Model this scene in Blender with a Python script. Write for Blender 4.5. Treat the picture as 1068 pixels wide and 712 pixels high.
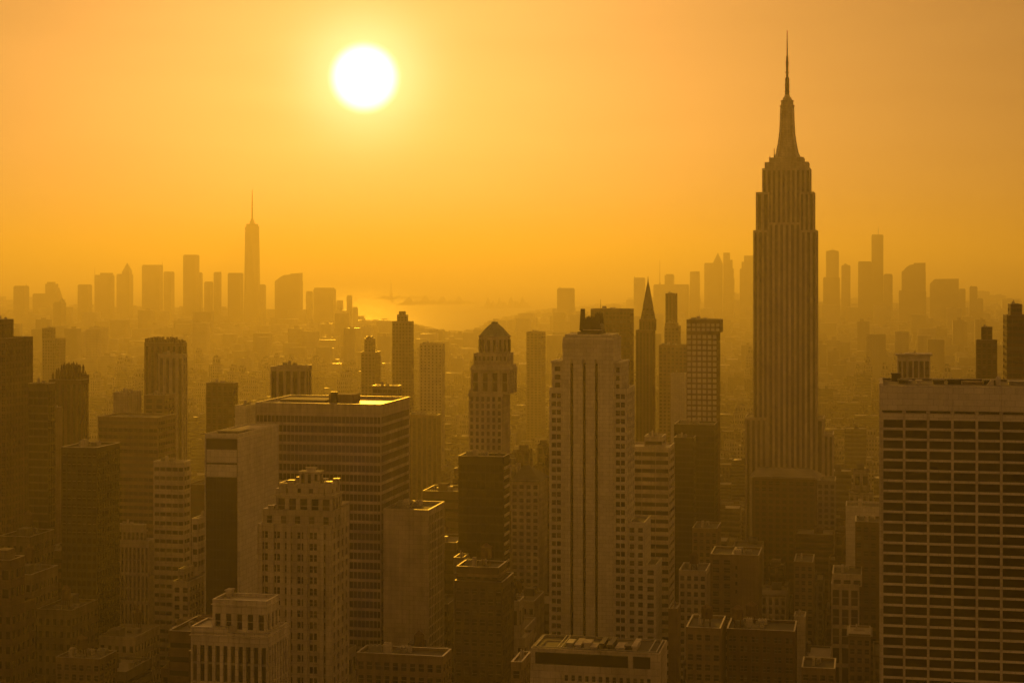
import bpy, math, random
from mathutils import Vector, Matrix
import numpy as np
random.seed(11)
SC = bpy.context.scene
COL = SC.collection
for o in list(bpy.data.objects):
    bpy.data.objects.remove(o)

# ------------------------------------------------------------------ camera, light, air
FPX, CX, HY, CAMZ = 1750.0, 534.0, 285.0, 260.0     # focal length in photo pixels, axis, horizon row, height
PW, PH = 1068.0, 712.0
cam = bpy.data.cameras.new('camera')
cam.sensor_width = 36.0
cam.lens = 36.0 * FPX / PW
cam.shift_y = -(PH / 2 - HY) / PW
cam.clip_start, cam.clip_end = 1.0, 200000.0
cam_o = bpy.data.objects.new('camera', cam)
cam_o.location = (0, 0, CAMZ)
cam_o.rotation_euler = (math.pi / 2, 0, 0)
COL.objects.link(cam_o)
SC.camera = cam_o

SUN_AZ, SUN_EL = math.atan((380 - CX) / FPX), math.atan((HY - 82) / FPX)
SUN_DIR = Vector((math.sin(SUN_AZ) * math.cos(SUN_EL), math.cos(SUN_AZ) * math.cos(SUN_EL), math.sin(SUN_EL)))
SUN_STRENGTH, SUN_COLOR = 5.0, (1.0, 0.445, 0.02)
SKY_STRENGTH, SKY_TINT = 0.07, (1.0, 0.455, 0.115)
SMOKE_GLOW = 0.5
HAZE_DENSITY, HAZE_COLOR, HAZE_G = 1.5e-4, (0.93, 0.88, 0.58), 0.62

SC.view_settings.view_transform = 'Standard'
SC.view_settings.look = 'None'
SC.view_settings.exposure = -1.65
SC.view_settings.gamma = 1.0
SC.view_settings.use_curve_mapping = False
SC.cycles.use_denoising = True
SC.cycles.volume_bounces = 1
SC.cycles.max_bounces = 6
SC.cycles.diffuse_bounces = 2
SC.cycles.glossy_bounces = 2

W = bpy.data.worlds.new('World')
SC.world = W
W.use_nodes = True
nt = W.node_tree
nt.nodes.clear()


def nd(t, kind, **kw):
    n = t.nodes.new(kind)
    for k, v in kw.items():
        setattr(n, k, v)
    return n


def mth(t, op, a, b=None, clamp=False):
    n = nd(t, 'ShaderNodeMath', operation=op, use_clamp=clamp)
    for i, v in enumerate((a, b)):
        if v is None:
            continue
        if isinstance(v, (int, float)):
            n.inputs[i].default_value = v
        else:
            t.links.new(v, n.inputs[i])
    return n.outputs[0]


sky = nd(nt, 'ShaderNodeTexSky', sky_type='NISHITA', sun_disc=False, sun_elevation=SUN_EL, sun_rotation=SUN_AZ,
         altitude=200.0, air_density=1.0, dust_density=4.0, ozone_density=1.0)
bw = nd(nt, 'ShaderNodeRGBToBW')
nt.links.new(sky.outputs[0], bw.inputs[0])
tcs = nd(nt, 'ShaderNodeTexCoord')                 # faint level drifts of smoke across the sky
mps = nd(nt, 'ShaderNodeMapping'); mps.inputs['Scale'].default_value = (5.0, 5.0, 42.0)
nt.links.new(tcs.outputs['Generated'], mps.inputs[0])
nzs = nd(nt, 'ShaderNodeTexNoise'); nzs.inputs['Scale'].default_value = 1.0; nzs.inputs['Detail'].default_value = 4
nt.links.new(mps.outputs[0], nzs.inputs['Vector'])
drift = mth(nt, 'ADD', mth(nt, 'MULTIPLY', nzs.outputs[0], 0.26), 0.87)
tint = nd(nt, 'ShaderNodeMix', data_type='RGBA', blend_type='MULTIPLY')      # smoke filters the daylight to amber
tint.inputs[0].default_value = 1.0
nt.links.new(bw.outputs[0], tint.inputs[6])
tint.inputs[7].default_value = (*SKY_TINT, 1)
bg = nd(nt, 'ShaderNodeBackground')
nt.links.new(mth(nt, 'MULTIPLY', drift, SKY_STRENGTH), bg.inputs[1])
nt.links.new(tint.outputs[2], bg.inputs[0])
# the aureole that smoke scatters around the sun, and the sun itself, by angle from the sun's direction
tc = nd(nt, 'ShaderNodeTexCoord')
nrm = nd(nt, 'ShaderNodeVectorMath', operation='NORMALIZE')
nt.links.new(tc.outputs['Generated'], nrm.inputs[0])
dot = nd(nt, 'ShaderNodeVectorMath', operation='DOT_PRODUCT')
nt.links.new(nrm.outputs[0], dot.inputs[0])
dot.inputs[1].default_value = SUN_DIR
ang = mth(nt, 'MULTIPLY', mth(nt, 'ARCCOSINE', mth(nt, 'MINIMUM', dot.outputs['Value'], 0.9999999)), 180 / math.pi)
b = nd(nt, 'ShaderNodeBackground')          # even glow of the smoke layer from every side
b.inputs[0].default_value = (*SKY_TINT, 1)
nt.links.new(mth(nt, 'MULTIPLY', drift, SMOKE_GLOW), b.inputs[1])
a = nd(nt, 'ShaderNodeAddShader')
nt.links.new(bg.outputs[0], a.inputs[0]); nt.links.new(b.outputs[0], a.inputs[1])
total = a.outputs[0]
for width, power, color, s in ((1.8, 2.0, (1.0, 0.90, 0.58), 2.0), (2.2, 1.0, (1.0, 0.72, 0.33), 1.1), (6.0, 1.0, (1.0, 0.56, 0.24), 0.3), (20.0, 1.0, (1.0, 0.47, 0.15), 0.36)):
    e = mth(nt, 'EXPONENT', mth(nt, 'MULTIPLY', mth(nt, 'POWER', mth(nt, 'DIVIDE', ang, width), power), -1.0))
    b = nd(nt, 'ShaderNodeBackground')
    b.inputs[0].default_value = (*color, 1)
    nt.links.new(mth(nt, 'MULTIPLY', e, s), b.inputs[1])
    a = nd(nt, 'ShaderNodeAddShader')
    nt.links.new(total, a.inputs[0]); nt.links.new(b.outputs[0], a.inputs[1])
    total = a.outputs[0]
ms = nd(nt, 'ShaderNodeMapRange', interpolation_type='SMOOTHSTEP')
nt.links.new(ang, ms.inputs[0])
ms.inputs[1].default_value, ms.inputs[2].default_value = 1.30, 0.66
ms.inputs[3].default_value, ms.inputs[4].default_value = 0.0, 7.0
b = nd(nt, 'ShaderNodeBackground')
b.inputs[0].default_value = (1.0, 0.96, 0.90, 1)
nt.links.new(ms.outputs[0], b.inputs[1])
a = nd(nt, 'ShaderNodeAddShader')
nt.links.new(total, a.inputs[0]); nt.links.new(b.outputs[0], a.inputs[1])
wo = nd(nt, 'ShaderNodeOutputWorld')
nt.links.new(a.outputs[0], wo.inputs[0])

sl = bpy.data.lights.new('sun', 'SUN')
sl.energy, sl.color, sl.angle = SUN_STRENGTH, SUN_COLOR, math.radians(0.6)
slo = bpy.data.objects.new('sun', sl)
slo.rotation_euler = SUN_DIR.to_track_quat('Z', 'Y').to_euler()
slo.location = (0, 0, 900)
COL.objects.link(slo)

# ------------------------------------------------------------------ materials
MATS = {}


def base_mat(name):
    m = bpy.data.materials.new(name)
    m.use_nodes = True
    t = m.node_tree
    return m, t, t.nodes['Principled BSDF']


def wall_mat(name, col, rough=0.85, var=0.5, streak=0.5, spec=0.3, indiv=0.0, block=0.0):
    """masonry or panel: large stains, rain streaks, fine grain; colour stays put whatever the light"""
    m, t, p = base_mat(name)
    tcn = nd(t, 'ShaderNodeTexCoord')
    n1 = nd(t, 'ShaderNodeTexNoise'); n1.inputs['Scale'].default_value = 0.09; n1.inputs['Detail'].default_value = 5
    mp = nd(t, 'ShaderNodeMapping'); mp.inputs['Scale'].default_value = (0.55, 0.55, 0.03)
    n2 = nd(t, 'ShaderNodeTexNoise'); n2.inputs['Scale'].default_value = 1.0; n2.inputs['Detail'].default_value = 4
    n3 = nd(t, 'ShaderNodeTexNoise'); n3.inputs['Scale'].default_value = 1.6; n3.inputs['Detail'].default_value = 3
    t.links.new(tcn.outputs['Object'], n1.inputs['Vector'])
    t.links.new(tcn.outputs['Object'], mp.inputs[0]); t.links.new(mp.outputs[0], n2.inputs['Vector'])
    t.links.new(tcn.outputs['Object'], n3.inputs['Vector'])
    f = mth(t, 'ADD', mth(t, 'MULTIPLY', mth(t, 'SUBTRACT', n1.outputs[0], 0.5), var * 2),
            mth(t, 'MULTIPLY', mth(t, 'SUBTRACT', n2.outputs[0], 0.5), streak * 2))
    f = mth(t, 'ADD', f, mth(t, 'MULTIPLY', mth(t, 'SUBTRACT', n3.outputs[0], 0.5), 0.35))
    if indiv:
        oi = nd(t, 'ShaderNodeObjectInfo')
        f = mth(t, 'ADD', f, mth(t, 'MULTIPLY', mth(t, 'SUBTRACT', oi.outputs['Random'], 0.5), indiv * 2))
    sx = nd(t, 'ShaderNodeSeparateXYZ'); t.links.new(tcn.outputs['Object'], sx.inputs[0])
    cb = nd(t, 'ShaderNodeCombineXYZ')
    t.links.new(mth(t, 'ADD', sx.outputs[0], sx.outputs[1]), cb.inputs[0]); t.links.new(sx.outputs[2], cb.inputs[1])
    br = nd(t, 'ShaderNodeTexBrick', offset=0.5)          # panel joints and panels of slightly different tone
    for k, val in (('Color1', .42), ('Color2', .58), ('Mortar', .22)):
        br.inputs[k].default_value = (val, val, val, 1)
    br.inputs['Scale'].default_value = 1.0; br.inputs['Mortar Size'].default_value = 0.07
    br.inputs['Brick Width'].default_value = 3.1; br.inputs['Row Height'].default_value = 1.9
    t.links.new(cb.outputs[0], br.inputs['Vector'])
    f = mth(t, 'ADD', f, mth(t, 'MULTIPLY', mth(t, 'SUBTRACT', br.outputs[0], 0.5), 1.1))
    f = mth(t, 'MAXIMUM', mth(t, 'ADD', f, 1.0), 0.25)
    mx = nd(t, 'ShaderNodeMix', data_type='RGBA', blend_type='MULTIPLY')
    mx.inputs[0].default_value = 1.0
    mx.inputs[6].default_value = (*col, 1)
    t.links.new(f, mx.inputs[7])
    t.links.new(mx.outputs[2], p.inputs['Base Color'])
    p.inputs['Roughness'].default_value = rough
    p.inputs['Specular IOR Level'].default_value = spec
    MATS[name] = m
    return m


def glass_mat(name, col, rough=0.12, indiv=0.06, spec=0.5):
    m, t, p = base_mat(name)
    oi = nd(t, 'ShaderNodeObjectInfo')
    pw = mth(t, 'POWER', oi.outputs['Random'], 5.0)           # now and then a window has a pale blind down
    mx = nd(t, 'ShaderNodeMix', data_type='RGBA')
    mx.inputs[6].default_value = (*col, 1)
    mx.inputs[7].default_value = (0.30, 0.27, 0.22, 1)
    t.links.new(mth(t, 'MULTIPLY', pw, indiv * 8, True), mx.inputs[0])
    t.links.new(mx.outputs[2], p.inputs['Base Color'])
    p.inputs['Roughness'].default_value = rough
    p.inputs['Specular IOR Level'].default_value = spec
    MATS[name] = m
    return m


def far_mat(name, col, glass, bay, fh, indiv=0.25):
    """a wall too far off to resolve: rows of windows as a surface pattern"""
    m, t, p = base_mat(name)
    tcn = nd(t, 'ShaderNodeTexCoord')
    sx = nd(t, 'ShaderNodeSeparateXYZ')
    t.links.new(tcn.outputs['Object'], sx.inputs[0])
    cx = nd(t, 'ShaderNodeCombineXYZ')
    t.links.new(mth(t, 'ADD', sx.outputs[0], sx.outputs[1]), cx.inputs[0])
    t.links.new(sx.outputs[2], cx.inputs[1])
    br = nd(t, 'ShaderNodeTexBrick', offset=0.0, squash=1.0)
    br.inputs['Color1'].default_value = (*glass, 1)
    br.inputs['Color2'].default_value = (glass[0] * 1.8, glass[1] * 1.8, glass[2] * 1.8, 1)
    br.inputs['Mortar'].default_value = (*col, 1)
    br.inputs['Scale'].default_value = 1.0
    br.inputs['Mortar Size'].default_value = fh * 0.24
    br.inputs['Mortar Smooth'].default_value = 0.0
    br.inputs['Brick Width'].default_value = bay
    br.inputs['Row Height'].default_value = fh
    t.links.new(cx.outputs[0], br.inputs['Vector'])
    n1 = nd(t, 'ShaderNodeTexNoise'); n1.inputs['Scale'].default_value = 0.02; n1.inputs['Detail'].default_value = 3
    t.links.new(tcn.outputs['Object'], n1.inputs['Vector'])
    mx = nd(t, 'ShaderNodeMix', data_type='RGBA', blend_type='MULTIPLY')
    mx.inputs[0].default_value = 1.0
    t.links.new(br.outputs[0], mx.inputs[6])
    t.links.new(mth(t, 'ADD', mth(t, 'MULTIPLY', n1.outputs[0], 1.2), 0.4), mx.inputs[7])
    t.links.new(mx.outputs[2], p.inputs['Base Color'])
    p.inputs['Roughness'].default_value = 0.6
    MATS[name] = m
    return m


wall_mat('limestone', (0.50, 0.455, 0.38))
wall_mat('pale_stone', (0.60, 0.555, 0.48))
wall_mat('white_brick', (0.72, 0.69, 0.62), streak=0.25, var=0.2)
wall_mat('grey_concrete', (0.30, 0.285, 0.26))
wall_mat('travertine', (0.72, 0.68, 0.61), var=0.15, streak=0.15)
wall_mat('tan_brick', (0.24, 0.185, 0.13))
wall_mat('brown_brick', (0.12, 0.08, 0.06))
wall_mat('dark_brick', (0.10, 0.075, 0.06))
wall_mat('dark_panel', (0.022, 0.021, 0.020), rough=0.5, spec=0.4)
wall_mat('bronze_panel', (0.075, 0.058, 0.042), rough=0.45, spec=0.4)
wall_mat('dark_metal', (0.06, 0.058, 0.055), rough=0.5)
wall_mat('steel', (0.30, 0.30, 0.30), rough=0.4, spec=0.5)
wall_mat('wood_tank', (0.13, 0.085, 0.055))
wall_mat('slate', (0.11, 0.105, 0.10), rough=0.6)
wall_mat('copper', (0.20, 0.23, 0.19), rough=0.6)
wall_mat('tar_roof', (0.10, 0.095, 0.09), rough=0.7, var=0.6, streak=0.1, spec=0.4)
wall_mat('pale_roof', (0.42, 0.39, 0.34), rough=0.4, var=0.5, streak=0.1, spec=0.6)
wall_mat('glint_metal', (0.55, 0.53, 0.48), rough=0.42, var=0.5, streak=0.3, spec=0.9).node_tree.nodes['Principled BSDF'].inputs['Metallic'].default_value = 0.85  # shiny metal that puts glints on roof edges and finial tops
wall_mat('gravel_roof', (0.24, 0.22, 0.19), rough=0.75, var=0.6, streak=0.1)
wall_mat('city_tan', (0.19, 0.155, 0.115), indiv=0.3)
wall_mat('city_brown', (0.12, 0.085, 0.065), indiv=0.3)
wall_mat('city_pale', (0.42, 0.38, 0.32), indiv=0.25)
wall_mat('city_grey', (0.16, 0.15, 0.14), indiv=0.3)
glass_mat('window_glass', (0.022, 0.022, 0.024))
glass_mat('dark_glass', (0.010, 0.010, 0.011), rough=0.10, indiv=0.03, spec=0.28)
glass_mat('pale_glass', (0.70, 0.68, 0.62), rough=0.3, indiv=0.05)
far_mat('far_stone', (0.24, 0.22, 0.19), (0.07, 0.07, 0.07), 3.2, 4.0)
far_mat('far_brick', (0.15, 0.12, 0.095), (0.05, 0.05, 0.05), 2.8, 3.6)
far_mat('far_glass', (0.10, 0.10, 0.105), (0.06, 0.062, 0.066), 2.4, 4.2)
far_mat('far_pale', (0.36, 0.33, 0.29), (0.09, 0.09, 0.085), 3.6, 3.8)

# ------------------------------------------------------------------ mesh helpers
ROT = math.radians(12.0)           # the street grid is turned 12 degrees clockwise from the camera's axis
RC, RS = math.cos(ROT), math.sin(ROT)


def to_uv(x, y):
    return x * RC - y * RS, x * RS + y * RC


def from_uv(u, v):
    return u * RC + v * RS, -u * RS + v * RC


class MB:
    def __init__(s):
        s.v, s.f, s.m = [], [], []

    def face(s, pts, mi=0):
        k = len(s.v)
        s.v += pts
        s.f.append(tuple(range(k, k + len(pts))))
        s.m.append(mi)

    def box(s, x0, x1, y0, y1, z0, z1, mi=0, top=None):
        k = len(s.v)
        s.v += [(x0, y0, z0), (x1, y0, z0), (x1, y1, z0), (x0, y1, z0), (x0, y0, z1), (x1, y0, z1), (x1, y1, z1), (x0, y1, z1)]
        for i, q in enumerate(((0, 3, 2, 1), (4, 5, 6, 7), (0, 1, 5, 4), (1, 2, 6, 5), (2, 3, 7, 6), (3, 0, 4, 7))):
            s.f.append(tuple(k + j for j in q))
            s.m.append(top if (top is not None and i == 1) else mi)

    def frustum(s, a, z0, b, z1, mi=0):
        """a, b = (x0,x1,y0,y1) at z0 and z1"""
        k = len(s.v)
        s.v += [(a[0], a[2], z0), (a[1], a[2], z0), (a[1], a[3], z0), (a[0], a[3], z0), (b[0], b[2], z1), (b[1], b[2], z1), (b[1], b[3], z1), (b[0], b[3], z1)]
        for q in ((0, 3, 2, 1), (4, 5, 6, 7), (0, 1, 5, 4), (1, 2, 6, 5), (2, 3, 7, 6), (3, 0, 4, 7)):
            s.f.append(tuple(k + j for j in q)); s.m.append(mi)

    def prism(s, pts, y0, y1, mi=0):
        """outline in x,z pushed along y"""
        k, n = len(s.v), len(pts)
        s.v += [(x, y0, z) for x, z in pts] + [(x, y1, z) for x, z in pts]
        s.f.append(tuple(k + i for i in range(n))); s.m.append(mi)
        s.f.append(tuple(k + n + i for i in reversed(range(n)))); s.m.append(mi)
        for i in range(n):
            j = (i + 1) % n
            s.f.append((k + j, k + i, k + n + i, k + n + j)); s.m.append(mi)

    def lathe(s, cx, cy, prof, n=12, mi=0, rot=0.0, sy=1.0):
        """profile [(r, z)...] round a vertical axis"""
        k = len(s.v)
        for r, z in prof:
            for i in range(n):
                a = rot + 2 * math.pi * i / n
                s.v.append((cx + r * math.cos(a), cy + r * sy * math.sin(a), z))
        for j in range(len(prof) - 1):
            for i in range(n):
                i2 = (i + 1) % n
                s.f.append((k + j * n + i, k + j * n + i2, k + (j + 1) * n + i2, k + (j + 1) * n + i)); s.m.append(mi)
        s.f.append(tuple(k + i for i in reversed(range(n)))); s.m.append(mi)
        s.f.append(tuple(k + (len(prof) - 1) * n + i for i in range(n))); s.m.append(mi)

    def bar(s, p, q, r, mi=0):
        p, q = Vector(p), Vector(q)
        d = (q - p).normalized()
        a = d.orthogonal().normalized() * r
        c = d.cross(a)
        k = len(s.v)
        for e in (p, q):
            s.v += [tuple(e + a), tuple(e + c), tuple(e - a), tuple(e - c)]
        for i in range(4):
            j = (i + 1) % 4
            s.f.append((k + i, k + j, k + 4 + j, k + 4 + i)); s.m.append(mi)
        s.f.append((k + 3, k + 2, k + 1, k)); s.m.append(mi)
        s.f.append((k + 4, k + 5, k + 6, k + 7)); s.m.append(mi)

    def mesh(s, name, mats):
        me = bpy.data.meshes.new(name)
        me.from_pydata(s.v, [], s.f)
        for m in (mats if isinstance(mats, (list, tuple)) else [mats]):
            me.materials.append(MATS[m])
        if any(s.m):
            me.polygons.foreach_set('material_index', s.m)
        me.update()
        return me

    def build(s, name, mats, parent=None):
        if not s.v:
            return None
        o = bpy.data.objects.new(name, s.mesh(name, mats))
        COL.objects.link(o)
        if parent:
            o.parent = parent
        return o


def tag(o, label=None, cat=None, group=None, kind=None):
    if label: o['label'] = label
    if cat: o['category'] = cat
    if group: o['group'] = group
    if kind: o['kind'] = kind
    return o


def unit_window(glass, sash, side):
    mb = MB()
    mb.box(-.5, .5, -.5, .5, -.5, .5, 0)
    if sash == 'bars':
        for i in range(-3, 4):
            mb.box(i / 8 - .009, i / 8 + .009, -.56, .56, -.499, .499, 2)
        mb.box(-.499, .499, -.54, .54, -.2, -.17, 2)
    elif sash:
        if side:
            mb.box(-.56, .56, -.499, .499, -.035, .035, 1)
        else:
            mb.box(-.499, .499, -.56, .56, -.035, .035, 1)
    return mb.mesh('window', [glass, 'grey_concrete', 'dark_panel'])


WIN_MESH = {}


def win_mesh(glass, sash, side):
    k = (glass, sash, side)
    if k not in WIN_MESH:
        WIN_MESH[k] = unit_window(glass, sash, side)
    return WIN_MESH[k]


HEROES = []       # footprints and what of them the photograph shows, so that the filler keeps clear


class Pieces:
    """one mesh per piece, so that every roof deck stays a part of its own"""

    def __init__(s): s.all = []

    def box(s, *a):
        m = MB(); m.box(*a); s.all.append(m)


class Bld:
    """a building whose front face runs between photo columns x0 and x1, roof line at row ytop, right front corner y metres away"""

    def __init__(s, name, label, x0, x1, ytop, Y, xs=None, d=None, ybot=712, wall='limestone', cat='building', group=None, keep=True, raw=False):
        s.dx, s.px0, s.px1 = 0.0, x0, x1
        if xs is None and x1 < 900 and not raw:          # the visible side face is part of the measured width
            dd = d or 30.0
            xf = CX + FPX * ((x1 - CX) / FPX * (Y + dd * RC) - dd * RS) / Y
            xf = max(xf, x0 + (x1 - x0) * .55)
            s.dx = x1 - xf
            x1 = xf
        a, c = (x0 - CX) / FPX, (x1 - CX) / FPX
        P = Vector((c * Y, Y))
        s.w = (P.x - a * P.y) / (RC + a * RS)
        s.d = d if d else 30.0
        if xs:
            bb = (xs - CX) / FPX
            den = RS - bb * RC
            s.d = max(8.0, min(d or 60.0, (bb * P.y - P.x) / den))
        O = P - Vector((RC, -RS)) * (s.w / 2)
        s.O, s.wallmat, s.ybot, s.Y = O, wall, ybot, Y
        s.h = CAMZ + (HY - ytop) * Y / FPX
        s.root = bpy.data.objects.new(name, None)
        s.root.empty_display_size = 5
        COL.objects.link(s.root)
        s.root.location = (O.x, O.y, 0)
        s.root.rotation_euler = (0, 0, -ROT)
        tag(s.root, label, cat, group)
        s.wall = MB()
        s.roof, s.cop, s.span = Pieces(), [], MB()
        s.roofmat = 'tar_roof'
        s.glass = 'window_glass'
        s.wins = []
        s.zvis = max(0.0, CAMZ + (HY - ybot - 150) * Y / FPX)
        s.x0, s.x1 = -s.w / 2, s.w / 2
        if keep:
            u, v = to_uv(O.x, O.y)
            HEROES.append((u - s.w / 2, u + s.w / 2, v, v + s.d, x0, max(x1, xs or x1), ytop, ybot, Y))

    def loc(s, px, py, yo=0.0):
        """local x and z of the photo point on the plane local y = yo"""
        a = (px - CX) / FPX
        ox, oy = s.O.x + yo * RS, s.O.y + yo * RC
        lx = (ox - a * oy) / (-a * RS - RC)
        t = oy - lx * RS
        return lx, CAMZ + (HY - py) / FPX * t

    def lxs(s, px, yo=0.0):
        """like lx, with the measured outline squeezed onto the front face"""
        k = (s.px1 - s.dx - s.px0) / (s.px1 - s.px0)
        return s.lx(s.px0 + (px - s.px0) * k, yo)

    def lx(s, px, yo=0.0): return s.loc(px, HY, yo)[0]

    def lz(s, px, py, yo=0.0): return s.loc(px, py, yo)[1]

    def part(s, name, mb, mats, label=None):
        o = mb.build(name, mats, s.root)
        if label: o['label'] = label
        return o

    def _face(s, f, x0, x1, y0, y1, rel):
        if f == 'f': return x1 - x0, lambda a, b, n0, n1: (x0 + a, x0 + b, y0 + rel - n1, y0 + rel - n0)
        if f == 'b': return x1 - x0, lambda a, b, n0, n1: (x0 + a, x0 + b, y1 - rel + n0, y1 - rel + n1)
        if f == 'r': return y1 - y0 - 2 * rel, lambda a, b, n0, n1: (x1 - rel + n0, x1 - rel + n1, y0 + rel + a, y0 + rel + b)
        return y1 - y0 - 2 * rel, lambda a, b, n0, n1: (x0 + rel - n1, x0 + rel - n0, y0 + rel + a, y0 + rel + b)

    def sec(s, z1, z0=0.0, x0=None, x1=None, y0=0.0, y1=None, style='grid', fh=3.8, bw=3.2, pier=.4, sp=.42, rel=.45, cap=1.6,
            par=1.1, pairs=False, sash=True, styles=None, roof=True, glass=None, kind='window', topcap=0.0):
        """one block of the building: core, piers, spandrels, parapet, roof; windows are collected for later"""
        x0 = s.x0 if x0 is None else x0
        x1 = s.x1 if x1 is None else x1
        y1 = s.d if y1 is None else y1
        w = s.wall
        glass = glass or s.glass
        w.box(x0 + rel, x1 - rel, y0 + rel, y1 - rel, z0, z1)
        styles = styles or {}
        for f in 'frlb':
            st = styles.get(f, style if f != 'b' else 'plain')
            L, g = s._face(f, x0, x1, y0, y1, rel)

            def put(a, b, n0, n1, za, zb):
                X0, X1, Y0, Y1 = g(a, b, n0, n1)
                w.box(X0, X1, Y0, Y1, za, zb)

            def win(a, b, za, zb, kd, sh):
                X0, X1, Y0, Y1 = g(a, b, -.05, .12)
                s.wins.append((kd, f, (X0 + X1) / 2, (Y0 + Y1) / 2, (za + zb) / 2, X1 - X0, Y1 - Y0, zb - za, glass, sh))
            if st == 'plain' or L < 2:
                put(0, L, -.05, rel, z0, z1)
                continue
            zt = z1 - cap
            zb = max(z0, s.zvis)
            nf = max(1, int(round((zt - zb) / fh)))
            zb = max(z0, zt - nf * fh)
            if zb > z0:
                put(0, L, -.05, rel, z0, zb)
            put(0, L, -.05, rel, zt, z1)
            nb = max(1, int(round(L / bw)))
            bay = L / nb
            pw = bay * pier
            fl = (zt - zb) / nf
            if st in ('grid', 'strip'):
                for i in range(nb + 1):
                    a, b = max(0, i * bay - pw / 2), min(L, i * bay + pw / 2)
                    if i in (0, nb):
                        a, b = (0, max(pw / 2, .5)) if i == 0 else (L - max(pw / 2, .5), L)
                    put(a, b, -.05, rel, zb, zt)
                if st == 'grid':
                    for j in range(nf):
                        put(0, L, -.05, rel * .7, zb + j * fl, zb + j * fl + sp * fl)
                        for i in range(nb):
                            a, b = i * bay + pw / 2, (i + 1) * bay - pw / 2
                            za, zc = zb + j * fl + sp * fl, zb + (j + 1) * fl
                            if pairs:
                                mid = (a + b) / 2
                                put(mid - .2, mid + .2, -.05, rel * .6, za, zc)
                                win(a, mid - .2, za, zc, kind, sash); win(mid + .2, b, za, zc, kind, sash)
                            else:
                                win(a, b, za, zc, kind, sash)
                else:
                    for i in range(nb):
                        win(i * bay + pw / 2, (i + 1) * bay - pw / 2, zb, zt, 'window_strip', False)
                    for j in range(1, nf):        # dark metal spandrels show as faint lines in the strip
                        s.span.box(*g(.1, L - .1, -.05, .17), zb + j * fl - .45, zb + j * fl + .45)
            elif st == 'ribbon':
                for j in range(nf):
                    put(0, L, -.05, rel, zb + j * fl, zb + j * fl + sp * fl)
                    e = .25 if f in 'fb' else 0
                    win(e, L - e, zb + j * fl + sp * fl, zb + (j + 1) * fl, 'ribbon_window', False)
                n = max(1, int(L / bw))
                for i in range(n + 1):
                    a = min(max(i * L / n - .12, 0), L - .24)
                    put(a, a + .24, -.05, .2, zb, zt)
                if f in 'fb':
                    for a in (0, L - rel): put(a, a + rel, -.05, rel - .004, zb, zt)
        if par:
            t = .45
            w.box(x0, x1, y0, y0 + t, z1, z1 + par); w.box(x0, x1, y1 - t, y1, z1, z1 + par)
            w.box(x0, x0 + t, y0 + t, y1 - t, z1, z1 + par); w.box(x1 - t, x1, y0 + t, y1 - t, z1, z1 + par)
            s.coping(x0, x1, y0, y1, z1 + par)
        if roof:
            s.roof.box(x0 + .5, x1 - .5, y0 + .5, y1 - .5, z1 - .2, z1 + .12)

    def curtain(s, z1, z0=0.0, x0=None, x1=None, y0=0.0, y1=None, fh=3.9, bw=1.6, glass='dark_glass', frame='dark_metal', cap=2.0, mull=.16, floor=.9, par=1.0):
        """a glass skin with slim mullions and floor bands"""
        x0 = s.x0 if x0 is None else x0
        x1 = s.x1 if x1 is None else x1
        y1 = s.d if y1 is None else y1
        g, m = MB(), MB()
        g.box(x0 + .2, x1 - .2, y0 + .2, y1 - .2, z0, z1 - .3)
        zt = z1 - cap
        zb = max(z0, s.zvis)
        nf = max(1, int((zt - zb) / fh))
        for j in range(nf + 1):
            z = zt - j * fh - floor
            if z < z0: break
            m.box(x0 + .06, x1 - .06, y0 + .06, y1 - .06, z, z + floor)
        n = max(2, int((x1 - x0) / bw))
        for i in range(n + 1):
            x = x0 + (x1 - x0) * i / n
            m.box(x - mull / 2, x + mull / 2, y0, y0 + .3, z0, zt); m.box(x - mull / 2, x + mull / 2, y1 - .3, y1, z0, zt)
        n = max(2, int((y1 - y0) / bw))
        for i in range(1, n):
            y = y0 + (y1 - y0) * i / n
            m.box(x1 - .3, x1, y - mull / 2, y + mull / 2, z0, zt); m.box(x0, x0 + .3, y - mull / 2, y + mull / 2, z0, zt)
        m.box(x0, x1, y0, y1, zt, z1 - .25)
        t = .4
        for q in ((x0, x1, y0, y0 + t), (x0, x1, y1 - t, y1), (x0, x0 + t, y0 + t, y1 - t), (x1 - t, x1, y0 + t, y1 - t)):
            m.box(*q, z1 - .25, z1 + par)
        s.coping(x0, x1, y0, y1, z1 + par)
        s.part('curtain_wall', g, glass)
        s.part('mullion_grid', m, frame)
        s.roof.box(x0 + .5, x1 - .5, y0 + .5, y1 - .5, z1 - .28, z1 + .1)

    def coping(s, x0, x1, y0, y1, z):  # metal strips added along the parapets to make bright sunlit rims
        t, e, h = .6, .06, .09
        m = MB()
        x0, x1, y0, y1 = x0 - e, x1 + e, y0 - e, y1 + e
        for q in ((x0, x1, y0, y0 + t), (x0, x1, y1 - t, y1), (x0, x0 + t, y0 + t, y1 - t), (x1 - t, x1, y0 + t, y1 - t)):
            m.box(*q, z, z + h)
        s.cop.append(m)

    def unit(s, x0, x1, y0, y1, z, h, mat='grey_concrete', name='roof_bulkhead'):
        mb = MB()
        mb.box(x0, x1, y0, y1, z, z + h)
        mb.box(x0 - .25, x1 + .25, y0 - .25, y1 + .25, z + h, z + h + .35)
        s.part(name, mb, mat)

    def tank(s, x, y, z, r=2.2):
        mb = MB()
        for i in range(4):
            a = math.pi / 4 + i * math.pi / 2
            mb.bar((x + r * .8 * math.cos(a), y + r * .8 * math.sin(a), z), (x + r * .7 * math.cos(a), y + r * .7 * math.sin(a), z + 3.5), .16)
        mb.lathe(x, y, [(r, z + 3.4), (r * .98, z + 7.4), (r * 1.08, z + 7.45), (.1, z + 9.0)], 12)
        s.part('water_tank', mb, 'wood_tank')

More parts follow.
